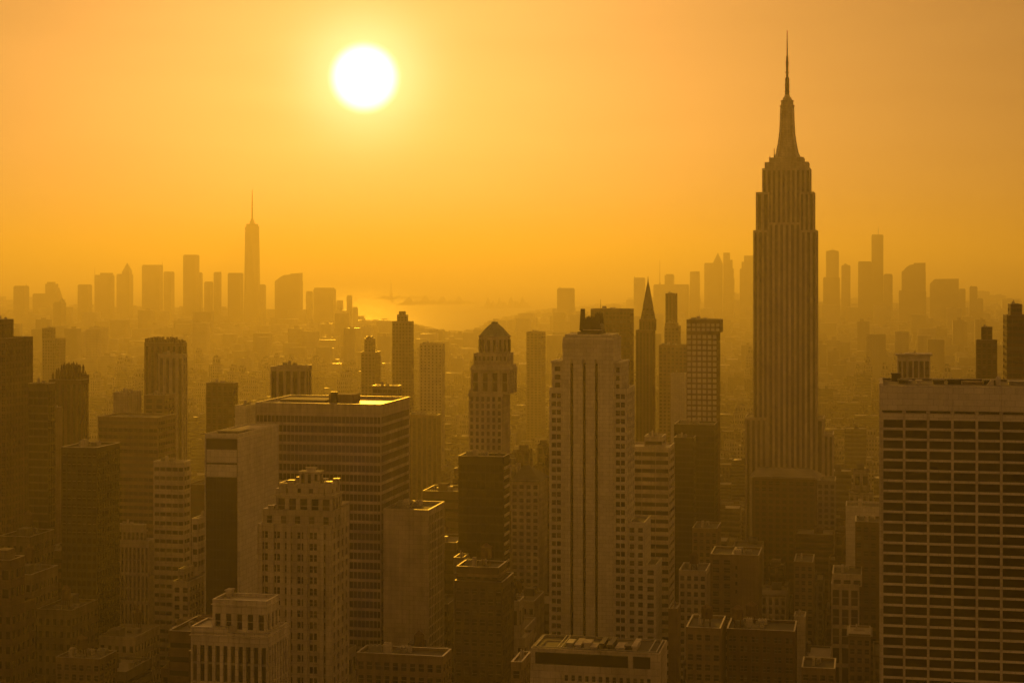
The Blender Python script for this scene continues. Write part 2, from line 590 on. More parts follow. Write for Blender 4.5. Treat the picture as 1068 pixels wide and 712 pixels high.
    def clutter(s, x0, x1, y0, y1, z, n=5, seed=0, mat=None):
        rng = random.Random(seed)
        mx = 0
        for i in range(n):
            w_, d_, h_ = rng.uniform(.08, .22) * (x1 - x0), rng.uniform(.1, .25) * (y1 - y0), rng.uniform(1.2, 3.4)
            x, y = rng.uniform(x0 + .5, x1 - w_ - .5), rng.uniform(y0 + .5, y1 - d_ - .5)
            mb = MB()
            mb.box(x, x + w_, y, y + d_, z, z + h_)
            for k in range(3):
                xx = x + w_ * (k + .5) / 3
                mb.box(xx - w_ * .1, xx + w_ * .1, y + d_ * .2, y + d_ * .8, z + h_, z + h_ + .5)
            s.part('cooling_unit', mb, mat or rng.choice(['steel', 'grey_concrete', 'dark_metal', 'pale_stone']))

    def mast(s, x, y, z, h, r=.25):
        mb = MB()
        mb.lathe(x, y, [(r, z), (r * .4, z + h)], 6)
        s.part('antenna_mast', mb, 'dark_metal')

    def done(s):
        if s.wall.v: s.part('wall', s.wall, s.wallmat)
        if s.span.v: s.part('spandrel_panel', s.span, 'dark_panel')['kind'] = 'stuff'
        for m in s.cop: s.part('coping', m, 'glint_metal')
        for m in s.roof.all: s.part('roof', m, s.roofmat)
        by = {}
        for wn in s.wins:
            by.setdefault(wn[0], []).append(wn)
        for kd, ws in by.items():
            sc = []
            for q in ws:
                _, f, x, y, z, sx, sy, sz, gl, sh = q
                wx, wy = s.O.x + x * RC + y * RS, s.O.y - x * RS + y * RC
                px, py = CX + wx / wy * FPX, HY + (CAMZ - z) / wy * FPX
                seen = -3 < px < 1071 and py - sz / wy * FPX / 2 < min(s.ybot, 712)
                seen = seen and (f == 'f' or (f == 'r' and px < 906) or (f == 'l' and px > 906))
                area = sx * sz if f in 'fb' else sy * sz * .25
                sc.append((seen, area / wy ** 2 * (1 + .2 * (712 - py) / 712), q))
            sc.sort(key=lambda t: (-t[0], -t[1]))
            rest = []
            k = 0
            for seen, ar, q in sc:
                _, f, x, y, z, sx, sy, sz, gl, sh = q
                if seen and k < 100:
                    k += 1
                    o = bpy.data.objects.new(kd, win_mesh(gl, sh, f in 'rl'))
                    COL.objects.link(o)
                    o.parent = s.root
                    o.location = (x, y, z)
                    o.scale = (sx, sy, sz)
                else:
                    rest.append(q)
            if rest:
                mb = MB()
                for _, f, x, y, z, sx, sy, sz, gl, sh in rest:
                    mb.box(x - sx / 2, x + sx / 2, y - sy / 2, y + sy / 2, z - sz / 2, z + sz / 2)
                o = s.part(kd, mb, rest[0][8])
                o['kind'] = 'stuff'

# ------------------------------------------------------------------ the setting: land, bay, streets, far shore, haze
def ground_at(px, py, z=0.0):
    t = FPX * (CAMZ - z) / (py - HY)
    return ((px - CX) / FPX * t, t)


def plain_mat(name, col, rough=0.8, spec=0.4, noise=0.3, scale=0.02):
    m, t, p = base_mat(name)
    tcn = nd(t, 'ShaderNodeTexCoord')
    n1 = nd(t, 'ShaderNodeTexNoise'); n1.inputs['Scale'].default_value = scale; n1.inputs['Detail'].default_value = 6
    t.links.new(tcn.outputs['Object'], n1.inputs['Vector'])
    mx = nd(t, 'ShaderNodeMix', data_type='RGBA', blend_type='MULTIPLY'); mx.inputs[0].default_value = 1.0
    mx.inputs[6].default_value = (*col, 1)
    t.links.new(mth(t, 'ADD', mth(t, 'MULTIPLY', n1.outputs[0], noise * 2), 1 - noise), mx.inputs[7])
    t.links.new(mx.outputs[2], p.inputs['Base Color'])
    p.inputs['Roughness'].default_value = rough
    p.inputs['Specular IOR Level'].default_value = spec
    MATS[name] = m
    return m, t, p


plain_mat('asphalt', (0.05, 0.05, 0.05), noise=0.5)
plain_mat('pavement_concrete', (0.22, 0.21, 0.19), noise=0.4, scale=0.1)
plain_mat('road_paint', (0.7, 0.68, 0.62))
plain_mat('wooded_hill', (0.07, 0.08, 0.05), scale=0.002)
m, t, p = plain_mat('bay_water', (0.03, 0.04, 0.045), rough=0.52, spec=0.6, noise=0.2, scale=0.0006)
n1 = nd(t, 'ShaderNodeTexNoise'); n1.inputs['Scale'].default_value = 0.012; n1.inputs['Detail'].default_value = 6
tcn = nd(t, 'ShaderNodeTexCoord')
t.links.new(tcn.outputs['Object'], n1.inputs['Vector'])
bp = nd(t, 'ShaderNodeBump'); bp.inputs['Strength'].default_value = 0.12; bp.inputs['Distance'].default_value = 3.0
t.links.new(n1.outputs[0], bp.inputs['Height']); t.links.new(bp.outputs[0], p.inputs['Normal'])

FAR = 70000.0
mb = MB()
mb.face([(-FAR, 4000, -2.0), (FAR, 4000, -2.0), (FAR, FAR, -2.0), (-FAR, FAR, -2.0)])
tag(mb.build('water', 'bay_water'), kind='structure')
# the city's land, out to the shoreline
shore = [(-900, 320), (-300, 321), (14, 322), (60, 326), (150, 334), (370, 338), (386, 337), (400, 335.5), (420, 339), (440, 343), (456, 347), (480, 349),
         (500, 346), (520, 336), (560, 326), (620, 320), (680, 318), (800, 314), (1000, 311), (1100, 309), (1500, 307), (2000, 307)]
pts = [(*ground_at(x, y), 0.0) for x, y in shore]
land = [(-14000, -600, 0), (14000, -600, 0), (14000, pts[-1][1], 0)] + pts[::-1] + [(-14000, pts[0][1], 0)]
mb = MB()
mb.face(land)
k = len(pts)
for i in range(k - 1):      # the sea wall down into the water
    a, b = pts[i], pts[i + 1]
    mb.face([a, b, (b[0], b[1], -3), (a[0], a[1], -3)])
me = mb.mesh('ground', 'asphalt')
g = bpy.data.objects.new('ground', me); COL.objects.link(g)
tag(g, kind='structure')


def hill_strip(name, cols, depth, seed, hmax, z0=-2.0):
    """a low wooded shore: cols = [(px, row of the waterline)]"""
    rng = random.Random(seed)
    mb = MB()
    n = 60
    rows = []
    for i in range(n + 1):
        f = i / n
        px = cols[0][0] + (cols[-1][0] - cols[0][0]) * f
        for (xa, ya), (xb, yb) in zip(cols, cols[1:]):
            if xa <= px <= xb + 1e-6:
                py = ya + (yb - ya) * (px - xa) / (xb - xa)
        X, Y = ground_at(px, py, z0)
        e = min(1, f * 8, (1 - f) * 8)
        h = hmax * e * (0.55 + 0.45 * math.sin(i * .7 + seed) * math.sin(i * .23) + rng.uniform(-.12, .12))
        rows.append([(X, Y, z0), (X, Y + depth * .25, z0 + h * .8 + .5), (X, Y + depth * .6, z0 + h + .5), (X, Y + depth, z0)])
    for r0, r1 in zip(rows, rows[1:]):
        for j in range(3):
            mb.face([r0[j], r1[j], r1[j + 1], r0[j + 1]])
    return tag(mb.build(name, 'wooded_hill'), kind='structure')


hill_strip('far_shore', [(-300, 297.5), (1400, 297.5)], 9000, 3, 110)
hill_strip('far_shore', [(-200, 303), (110, 302.5)], 2000, 7, 60)
hill_strip('far_shore', [(440, 302), (640, 304)], 1800, 5, 50)
hill_strip('island', [(388, 311.8), (452, 311.4)], 900, 8, 34)
hill_strip('island', [(412, 318), (494, 317.2)], 900, 9, 62)
hill_strip('island', [(500, 322), (556, 321)], 900, 2, 80)

# streets: pavement slabs with kerbs on the asphalt, avenues running away from the camera with painted lanes
AVE, STREET, AVEW, STW = 190.0, 80.0, 30.0, 18.0
blocks = []
mb = MB()
for iu in range(-14, 16):
    for iv in range(5, 44):
        u0, v0 = iu * AVE + 95 + AVEW / 2, iv * STREET + STW / 2
        u1, v1 = u0 + AVE - AVEW, v0 + STREET - STW
        X, Y = from_uv((u0 + u1) / 2, (v0 + v1) / 2)
        if Y < 350 or abs(X) > Y * .36 + 160:
            continue
        mb.box(u0, u1, v0, v1, -0.05, 0.14)
        blocks.append((u0, u1, v0, v1))
o = tag(mb.build('pavement', 'pavement_concrete'), kind='structure')
o.rotation_euler = (0, 0, -ROT)
mb = MB()
for iu in range(-8, 10):
    uc = iu * AVE + 95
    for k in (-1, 0, 1):
        for v in range(600, 2400, 12):
            X, Y = from_uv(uc, v)
            if abs(X) < Y * .33 + 30:
                u = uc + k * 5.5
                mb.face([(u - .12, v, .004), (u + .12, v, .004), (u + .12, v + 5, .004), (u - .12, v + 5, .004)])
o = tag(mb.build('road_markings', 'road_paint'), kind='structure')
o.rotation_euler = (0, 0, -ROT)

# the smoke in the air, one even volume round everything
m = bpy.data.materials.new('haze')
m.use_nodes = True
t = m.node_tree
t.nodes.clear()
pv = nd(t, 'ShaderNodeVolumePrincipled')
pv.inputs['Color'].default_value = (*HAZE_COLOR, 1)
pv.inputs['Density'].default_value = HAZE_DENSITY
pv.inputs['Anisotropy'].default_value = HAZE_G
mo = nd(t, 'ShaderNodeOutputMaterial')
t.links.new(pv.outputs[0], mo.inputs['Volume'])
MATS['haze'] = m
mb = MB()
mb.box(-FAR - 2000, FAR + 2000, -2000, FAR + 2000, -4.0, 655.0)
tag(mb.build('haze', 'haze'), kind='stuff')

# ------------------------------------------------------------------ the tall spire-topped tower on the right
def great_tower():
    b = Bld('spire_skyscraper', 'tall stepped limestone skyscraper with mooring mast and needle spire, highest of all', 785.5, 854, 241, 1300, d=44, ybot=505, cat='skyscraper', raw=True)
    L = lambda x, yo=0: b.lx(x - (2.2 if x > 825 else 0), yo)
    b.roofmat = 'gravel_roof'
    # main shaft: three planes of piers, the middle one set back
    zs = b.lz(820, 241)
    xa, xb, xc, xd = L(785.5), L(801.5), L(836.5), L(854)
    kw = dict(style='strip', fh=3.9, bw=4.3, pier=.5, rel=.7, cap=1.0, par=.7)
    b.sec(zs, 0, xa, xb - .5, 0, 42, **kw)
    b.sec(zs, 0, xc + .5, xd, 0, 42, **kw)
    b.sec(b.lz(820, 233), 0, xb - .4, xc + .4, 2.4, 41, **dict(kw, bw=4.0))
    # shoulders under the mast
    z2 = b.lz(820, 201)
    b.sec(z2, zs - 1, L(788), L(802), 3, 39, **kw)
    b.sec(z2, zs - 1, L(836), L(851), 3, 39, **kw)
    z3 = b.lz(820, 176)
    b.sec(z3, z2 - 30, L(794.5), L(847), 4.5, 37, **dict(kw, bw=3.7))
    z4 = b.lz(820, 170)
    b.sec(z4, z3, L(797), L(845), 6, 35, style='plain')
    z5 = b.lz(820, 165)
    b.sec(z5, z4, L(801.5), L(840), 8, 33, style='plain')
    # low wings at the foot of the shaft
    z6 = b.lz(780, 436)
    b.sec(z6, 0, L(776.5), xa + .5, 4, 38, **kw)
    b.sec(b.lz(857, 438), 0, xd - .5, L(861), 4, 38, **kw)
    b.sec(z6, 0, L(778), L(800), -5, .5, **kw)
    b.sec(b.lz(860, 455), 0, L(861), L(871), 8, 40, **kw)
    cy = 20.0
    c = L(821, cy)
    m = FPX / 1318.0
    r = lambda px: px / m / 2
    Z = lambda y: b.lz(821, y, cy)
    mm = MB()
    mm.lathe(c, cy, [(r(29), Z(166)), (r(27), Z(163)), (r(24), Z(160)), (r(20), Z(150)), (r(17), Z(140)), (r(15.5), Z(126)), (r(14.5), Z(112)), (r(13), Z(110))], 16)
    mast = b.part('mooring_mast', mm, 'limestone')
    for k in range(4):               # winged buttresses up the corners of the mast
        a = math.pi / 4 + k * math.pi / 2
        f = MB()
        dx, dy = math.cos(a), math.sin(a)
        for (r0, z0, r1, z1) in ((r(31), Z(167), r(24), Z(152)), (r(24), Z(152), r(19), Z(138)), (r(19), Z(138), r(16.5), Z(114))):
            f.bar((c + dx * r0, cy + dy * r0, z0), (c + dx * r1, cy + dy * r1, z1), 1.1)
        f.build('buttress', MATS and 'travertine', mast)
    cp = MB()
    cp.lathe(c, cy, [(r(15.5), Z(111.5)), (r(15.5), Z(110)), (r(13), Z(109.8)), (r(12.6), Z(106.5)), (r(13.6), Z(106.3)), (r(13.6), Z(105)), (r(10), Z(104.6)), (r(8.5), Z(102)), (r(6.2), Z(101.6)), (r(5), Z(99))], 16)
    b.part('mast_cap', cp, 'limestone')
    sp = MB()
    sp.lathe(c, cy, [(r(4.8), Z(100)), (r(4.4), Z(93)), (r(4.8), Z(92.5)), (r(4.0), Z(81.5)), (r(2.6), Z(80.5)), (r(2.6), Z(70)), (r(3.0), Z(69.5)), (r(2.2), Z(59)), (r(1.4), Z(58)), (r(1.2), Z(48)), (r(.6), Z(32))], 8)
    s_ = b.part('spire', sp, 'dark_metal')
    for y in (96, 89, 84, 76, 66):
        q = MB()
        q.lathe(c, cy, [(r(5.6 - (100 - y) * .05), Z(y)), (r(5.6 - (100 - y) * .05), Z(y) + .5)], 8)
        q.build('antenna_ring', 'dark_metal', s_)
    for px_, y0, y1 in ((807.5, 163, 155), (833.5, 166, 158), (803, 167, 163), (838, 167, 164), (812.8, 144, 139)):
        b.mast(L(px_, 14), 14, Z(y0) - 1, Z(y1) - Z(y0) + 1, .45)
    b.done()


great_tower()


# ------------------------------------------------------------------ pale tower with three black stripes, in the middle
def striped_tower():
    Y = 800
    b = Bld('striped_tower', 'pale stone tower with three black window stripes and a scaffolded tank on top', 574.5, 648, 379, Y, d=30, ybot=672, wall='white_brick', cat='skyscraper', raw=True)
    L, Zc = b.lx, lambda y: b.lz(611, y)
    win = dict(style='grid', fh=3.95, bw=5.0, pier=.44, sp=.42, rel=.5, sash=True)
    pl = dict(style='plain', par=0)
    x587, x640 = L(587), L(639.5)
    # centre slab, split so that the three dark stripes lie between piers
    w = b.wall
    zt, z0 = Zc(351.5), 0
    ztop, zbot = Zc(375), Zc(700)
    b.sec(zt, Zc(379), L(587), x640, 1.2, 26, style='plain', par=0)
    w.box(L(588.5), L(638), 2.2, 24, zt, zt + 1.2)
    ed = [L(587), L(594.9), L(598.0), L(607.9), L(611.0), L(620.6), L(623.7), L(640)]
    for i in (0, 2, 4, 6):
        w.box(ed[i], ed[i + 1], -.55, 3, zbot, Zc(352.5) - .7)
        k = 8
        for j in range(k + 1):        # fluting towards the top
            x = ed[i] + (ed[i + 1] - ed[i]) * j / k
            w.box(x - .09, x + .09, -.75, 0, Zc(365), Zc(352.5) - .75)
    w.box(ed[0], ed[7], 2.0, 26, 0, Zc(376))
    w.box(ed[0], ed[7], -.55, 3, 0, zbot)
    for i in (1, 3, 5):
        w.box(ed[i], ed[i + 1], -.45, 3, ztop, Zc(352.5) - .7)
        m = MB()
        m.box(ed[i], ed[i + 1], 1.9, 2.3, zbot, ztop)
        o = b.part('black_window_stripe', m, ['dark_glass'])
        ml = MB()
        z = zbot
        while z < ztop - 2:
            ml.box(ed[i], ed[i + 1], 1.8, 2.0, z, z + 1.1)
            z += 3.95
        ml.build('spandrel_panel', 'dark_panel', o)
    # wings either side, stepping out lower down
    for xa, xb, zt_, y0 in ((574.8, 587.2, 379, 1.5), (639.6, 648, 379.5, 1.5)):
        b.sec(Zc(zt_), Zc(410), L(xa), L(xb), y0, 26, **dict(win, bw=6.5 if xa < 600 else 5, pier=.55))
    b.sec(Zc(407), 0, L(572.6), L(587.2), .6, 27, **dict(win, bw=7.2, pier=.34, pairs=True))
    b.sec(Zc(407), 0, L(639.6), L(654), .6, 27, **dict(win, bw=7.2, pier=.34, pairs=True))
    for x0, x1, y in ((573.5, 586.8, 378.7), (640.4, 648.6, 379.2)):
        w.box(L(x0), L(x1), .2, 27, Zc(y), Zc(y) + .8)
    # lower right wing in two steps
    b.sec(Zc(546), 0, L(653.8), L(671.5), 3, 26, **dict(win, bw=4.1, pier=.45))
    b.sec(Zc(590), 0, L(671.3), L(683.5), 4, 26, **dict(win, bw=4.1, pier=.45))
    # tank and scaffold on top
    zz = zt + 1.2
    k = MB()
    k.box(L(600), L(625), 6, 20, zz, Zc(346.5)); k.box(L(603), L(625), 7, 19, Zc(346.5), Zc(344))
    k.frustum((L(602.5), L(625), 7, 19), Zc(344), (L(605), L(623), 8, 18), Zc(338))
    t = b.part('tank_house', k, 'dark_metal')
    k = MB()
    k.frustum((L(602), L(607), 6, 8.5), Zc(345), (L(603.2), L(607.4), 6.5, 8), Zc(322.3))
    k.build('vent_stack', 'dark_metal', t)
    rng = random.Random(4)
    k = MB()
    for i in range(26):
        f = i / 25
        px = 607 + 16.5 * f
        top = 332 - 3 * math.sin(f * 9) * rng.random() - (6 if f > .75 else 0) * rng.random()
        for yy in (6.5, 12, 18.5):
            k.bar((L(px) , yy, Zc(345)), (L(px) + rng.uniform(-.2, .2) - (f - .5) * 1.2, yy + rng.uniform(-.3, .3), Zc(top + rng.uniform(-1, 2))), .3)
    for yy in (6.4, 18.6):
        for y in (342, 338, 334):
            k.bar((L(603), yy, Zc(y)), (L(624), yy, Zc(y)), .2)
    k.build('scaffold', 'dark_metal', t)
    k = MB()
    k.box(L(593), L(601), 4, 5, Zc(347.5), Zc(346.8)); k.box(L(606), L(626), 5, 6, Zc(344.8), Zc(344))
    k.build('ledge', 'pale_stone', t)
    b.done()


striped_tower()


# ------------------------------------------------------------------ office slab at the right edge
def gridded_slab():
    b = Bld('office_slab', 'large office slab with white grid of floors over dark windows and blank panel band on top', 918, 1096, 405, 520, d=30, ybot=720, wall='travertine', cat='office building')
    L, Z = b.lx, lambda y: b.lz(918, y)
    nb = 7
    bay = b.w / nb
    ztop = b.h
    zband = b.lz(918, 427)
    w = b.wall
    rel = .9
    w.box(b.x0 + rel, b.x1 - rel, rel, b.d - rel, 0, ztop)
    w.box(b.x0, b.x0 + rel + .05, .6, b.d, 0, ztop + .9)          # narrow end walls
    w.box(b.x1 - rel - .05, b.x1, .6, b.d, 0, ztop + .9)
    w.box(b.x0, b.x1, b.d - rel - .05, b.d - .003, 0, ztop + .9)
    pn = MB()
    for i in range(nb):
        pn.box(b.x0 + i * bay + .12, b.x0 + (i + 1) * bay - .12, .25, rel + .05, zband, ztop + .2)
    b.part('panel_band', pn, 'travertine')
    w.box(b.x0, b.x1, .5, rel + .1, zband - .2, ztop)
    fl = 3.27
    piers = MB()
    for i in range(nb + 1):
        x = b.x0 + i * bay
        x = min(max(x, b.x0 + .6), b.x1 - .6)
        piers.box(x - .38, x + .38, -.15, rel + .05, 0, zband - .8)
    b.part('pier_row', piers, 'pale_stone')
    z = zband - 2.2
    w.box(b.x0, b.x1, .15, rel + .05, z - .9, z + .9)
    k = 0
    z -= .9
    while z > 40:
        zt, zb_ = z, z - fl + .72
        for i in range(nb):
            xa, xb = b.x0 + i * bay + .38, b.x0 + (i + 1) * bay - .38
            b.wins.append(('window', 'f', (xa + xb) / 2, rel - .03, (zt + zb_) / 2, xb - xa, .17, zt - zb_, 'dark_glass', False))
        w.box(b.x0, b.x1, .2, rel + .05, zb_ - .72, zb_)
        z -= fl
    w.box(b.x0, b.x1, .21, rel + .05, 0, z)
    fin = MB()
    fin.box(b.x0 - .3, b.x0 - .01, .5, 6.0, 0, ztop + .9)  # metal strip added so that the left edge shines in the low sun
    b.part('glint_fin', fin, 'glint_metal')
    # louvre slot under the band
    lv = MB()
    for i in range(nb):
        lv.box(b.x0 + i * bay + .6, b.x0 + (i + 1) * bay - .6, .55, .8, zband - .95, zband - .25)
    b.part('louvre', lv, 'dark_panel')
    # roof set down behind a parapet rail, plant and ducts on it
    b.roof.box(b.x0 + 1, b.x1 - 1, 1, b.d - 1, ztop - .2, ztop + .1)
    b.roofmat = 'gravel_roof'
    Zr = ztop + .1
    rl = MB()
    rl.box(b.x0 + .1, b.x1 - .1, b.d - 2.2, b.d - 1.8, Zr, Zr + .35); rl.box(b.x0 + .1, b.x0 + .5, 1, b.d - 2, Zr, Zr + .6)
    b.part('rear_screen', rl, 'pale_stone')
    rd = MB(); rd.box(b.x0 + .05, b.x1 - .05, b.d - 2.4, b.d - 1.7, Zr + .35, Zr + .7)
    b.part('screen_coping', rd, 'dark_panel')
    for px_, wd, h, mat in ((937, 3.0, .9, 'dark_metal'), (944, 2.0, .7, 'steel'), (956, 1.4, .8, 'pale_stone'), (973, 3.4, 1.0, 'dark_metal'), (988, 4.2, 1.2, 'dark_panel'), (1004, 6, .5, 'tan_brick'), (1026, 4.5, 1.1, 'dark_panel'), (1052, 6.0, .9, 'steel')):
        x = L(px_, 14)
        b.unit(x, x + wd, 12, 17, Zr, h, mat, 'cooling_unit')
    mb = MB()
    x = L(1041, 10)
    mb.lathe(x, 10, [(.8, Zr), (.8, Zr + 2.2), (.5, Zr + 2.8), (.1, Zr + 3.0)], 12)
    b.part('white_stack', mb, 'white_brick')
    mb = MB()
    mb.frustum((x - 3.5, x - 1.3, 9, 11), Zr, (x - 2.2, x - 1.4, 9, 11), Zr + 1.8)
    b.part('stack_brace', mb, 'pale_stone')
    x = L(935, 12)
    b.unit(x - 1.4, x + 1.4, 24, 27, Zr, 2.3, 'dark_metal', 'stair_bulkhead')
    b.done()


gridded_slab()


# ------------------------------------------------------------------ broad banded office block, left of centre
def banded_block():
    b = Bld('banded_office_block', 'broad office block ringed by pale bands between ribbon windows, bright flat roof', 266.5, 397.5, 422.5, 700, xs=427.5, ybot=650, wall='tan_brick', cat='office building')
    b.glass = 'dark_glass'
    b.wallmat = 'limestone'
    b.sec(b.h - 1.0, style='ribbon', fh=4.05, bw=1.7, sp=.31, rel=.4, cap=4.0, par=1.3)
    b.roofmat = 'pale_roof'
    z = b.h - .8
    b.unit(b.x0 + 26, b.x0 + 37, 20, 30, z, 3.2, 'tan_brick', 'plant_room')
    b.unit(b.x0 + 27.5, b.x0 + 30, 18, 19.9, z, 4.4, 'dark_metal', 'cooling_unit')
    b.unit(b.x0 + 3, b.x0 + 24, 22, 36, z, .5, 'gravel_roof', 'roof_deck')
    b.done()


banded_block()


def bare_end_tower():
    b = Bld('slab_tower', 'narrow tower with dark glass front and blank pale side wall beside the banded office block', 213.6, 249, 457, 640, xs=290.5, ybot=625, wall='white_brick', cat='office building')
    b.glass = 'dark_glass'
    L, Z = b.lx, lambda y: b.lz(240, y)
    zt = b.h
    w = b.wall
    w.box(b.x0, b.x1, .5, b.d, 0, zt)
    w.box(b.x0 - .1, b.x0 + .35, 0, .6, 0, zt); w.box(b.x1 - .5, b.x1, -.1, .6, 0, zt)
    ym = b.d * .52                                       # joint in the side wall
    w.box(b.x1 - .3, b.x1 + .35, .2, ym, 0, zt)
    pn, dk = MB(), MB()
    for y0, y1 in ((469, 482.5), (484.5, 497.5)):
        pn.box(b.x0 + .7, b.x1 - .8, -.05, .55, Z(y1), Z(y0))
    b.part('pale_panel', pn, 'white_brick')
    dk.box(b.x0 + .5, b.x1 - .6, .25, .52, 0, zt - .3)
    c = b.part('curtain_wall', dk, 'dark_glass')
    g = MB()
    n = 9
    for i in range(n + 1):
        x = b.x0 + .5 + (b.w - 1.1) * i / n
        g.box(x - .06, x + .06, .12, .3, 0, Z(499))
    z = Z(500)
    while z > 60:
        g.box(b.x0 + .5, b.x1 - .6, .16, .3, z - .7, z)
        z -= 3.8
    g.build('mullion_grid', 'dark_metal', c)
    t = .5
    for q in ((b.x0, b.x1, .1, .6), (b.x0, b.x0 + t, .6, b.d - t), (b.x1 - t, b.x1, .6, b.d - t), (b.x0, b.x1, b.d - t, b.d)):
        w.box(*q, zt, zt + 1.6)
    b.roof.box(b.x0 + .5, b.x1 - .5, .6, b.d - .5, zt - .1, zt + .1)
    b.unit(b.x0 + 2, b.x1 - 3, 8, 16, zt, 1.6, 'grey_concrete', 'cooling_unit')
    b.unit(b.x0 + 3, b.x1 - 1.5, 22, 38, zt, 1.1, 'pale_stone', 'plant_room')
    b.done()


bare_end_tower()


# ------------------------------------------------------------------ ornate stepped tower in front of the banded block
def ornate_tower():
    b = Bld('ornate_stepped_tower', 'ornate stone tower with stepped crown of blocky finials in front of banded block', 268, 345, 551, 560, xs=364, ybot=712, wall='limestone', cat='skyscraper')
    L, Z = b.lx, lambda y: b.lz(318, y)
    D = b.d
    kw = dict(style='grid', fh=3.75, bw=4.4, pier=.40, sp=.40, rel=.5, pairs=True, cap=1.4, par=.9)
    b.sec(Z(551), 0, **dict(kw, y0=1.0))
    for px in (283, 300.5, 318, 335):                     # proud shafts on the front
        x = L(px)
        b.wall.box(x - .7, x + .7, .3, 1.2, 0, Z(548))
    b.wall.box(b.x0, b.x0 + 1.6, .4, 1.2, 0, Z(548)); b.wall.box(b.x1 - 1.8, b.x1, .4, 1.2, 0, Z(548))
    xa, xb = L(272), L(346)
    b.sec(Z(536), Z(551), xa, xb, 1.4, D - 1, style='grid', fh=5, bw=4.6, pier=.62, sp=.35, rel=.5, cap=1.0, sash=True)
    # main crown tier with tall dark openings
    xc, xd = L(285), L(343.5)
    b.sec(Z(518), Z(540), xc, xd, 2.4, D - 6, style='grid', fh=8, bw=3.7, pier=.36, sp=.2, rel=.7, cap=1.0, par=0, kind='tall_window', sash=True)
    b.wall.box(xc - .3, xd + .3, 2.1, D - 5.7, Z(518.5), Z(517.3))
    b.sec(Z(509), Z(517.3), xc + .8, xd - .8, 3.6, D - 7, style='grid', fh=3.4, bw=4.2, pier=.6, sp=.25, rel=.5, cap=.6, sash=False)
    b.sec(Z(494.5), Z(508), L(306), L(327), 6, D - 10, style='grid', fh=4.5, bw=2.2, pier=.5, sp=.1, rel=.4, cap=.6, par=0, sash=False)
    k = MB()
    k.box(L(305), L(328), 5.6, D - 9.6, Z(494.5), Z(493.6)); k.box(L(312), L(321.5), 7.5, D - 12, Z(493.6), Z(490.5)); k.box(L(311), L(322.5), 7, D - 11.5, Z(490.5), Z(489.9))
    b.part('crown_cap', k, 'pale_stone')
    fin = [(287.2, 512), (292, 508.5), (300, 503), (303.8, 508), (326.3, 504), (332.5, 509.5), (339, 503.5), (275.5, 533), (281, 529.5)]
    for px, y in fin:                                      # blocky finials, their tops faced with shiny metal to put in the sun's glint
        f = MB()
        x = L(px)
        dep = 3.2 if px > 284 else 1.6
        base = Z(521) if px > 284 else Z(537)
        for yy in (dep, (D - 8) if px > 284 else D - 3):
            f = MB()
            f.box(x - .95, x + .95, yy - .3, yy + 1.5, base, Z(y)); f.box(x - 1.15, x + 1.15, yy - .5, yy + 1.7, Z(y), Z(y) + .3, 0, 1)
            b.part('finial', f, ['limestone', 'glint_metal'])
    k = MB()
    k.box(b.x1 - 5, b.x1, D - 9, D, Z(551), Z(531)); k.box(b.x1 - 5.3, b.x1 + .3, D - 9.3, D + .3, Z(531), Z(530.3))
    b.part('corner_turret', k, 'limestone')
    b.done()


ornate_tower()


def classical_block():
    b = Bld('classical_block', 'low pale block of tall column bays and set back attic, below ornate tower', 199, 279, 664, 480, xs=300.5, ybot=712, wall='pale_stone', cat='building')
    L, Z = b.lx, lambda y: b.lz(240, y)
    D = b.d
    b.sec(Z(662), 0, b.x0, b.x1, 0, D, style='grid', fh=11, bw=2.35, pier=.42, sp=.06, rel=.7, cap=3.2, par=.6, kind='tall_window', sash=True)
    b.wall.box(b.x0 - .4, b.x1 + .4, -.4, D + .4, Z(664), Z(663))
    b.sec(Z(656.5), Z(662), b.x0, L(237), 0, D * .7, style='plain', par=.5)
    b.sec(Z(632), Z(662), L(216), L(273), 4, D - 3, style='grid', fh=8, bw=3.6, pier=.5, sp=.15, rel=.5, cap=3.0, par=1.0, kind='tall_window', sash=True)
    b.roofmat = 'pale_roof'
    b.wall.box(L(215), L(274), 3.7, D - 2.7, Z(634), Z(633))
    z = Z(632)
    b.unit(L(219), L(224), 12, 15, z, 2.0, 'pale_stone', 'stair_bulkhead')
    b.done()


classical_block()


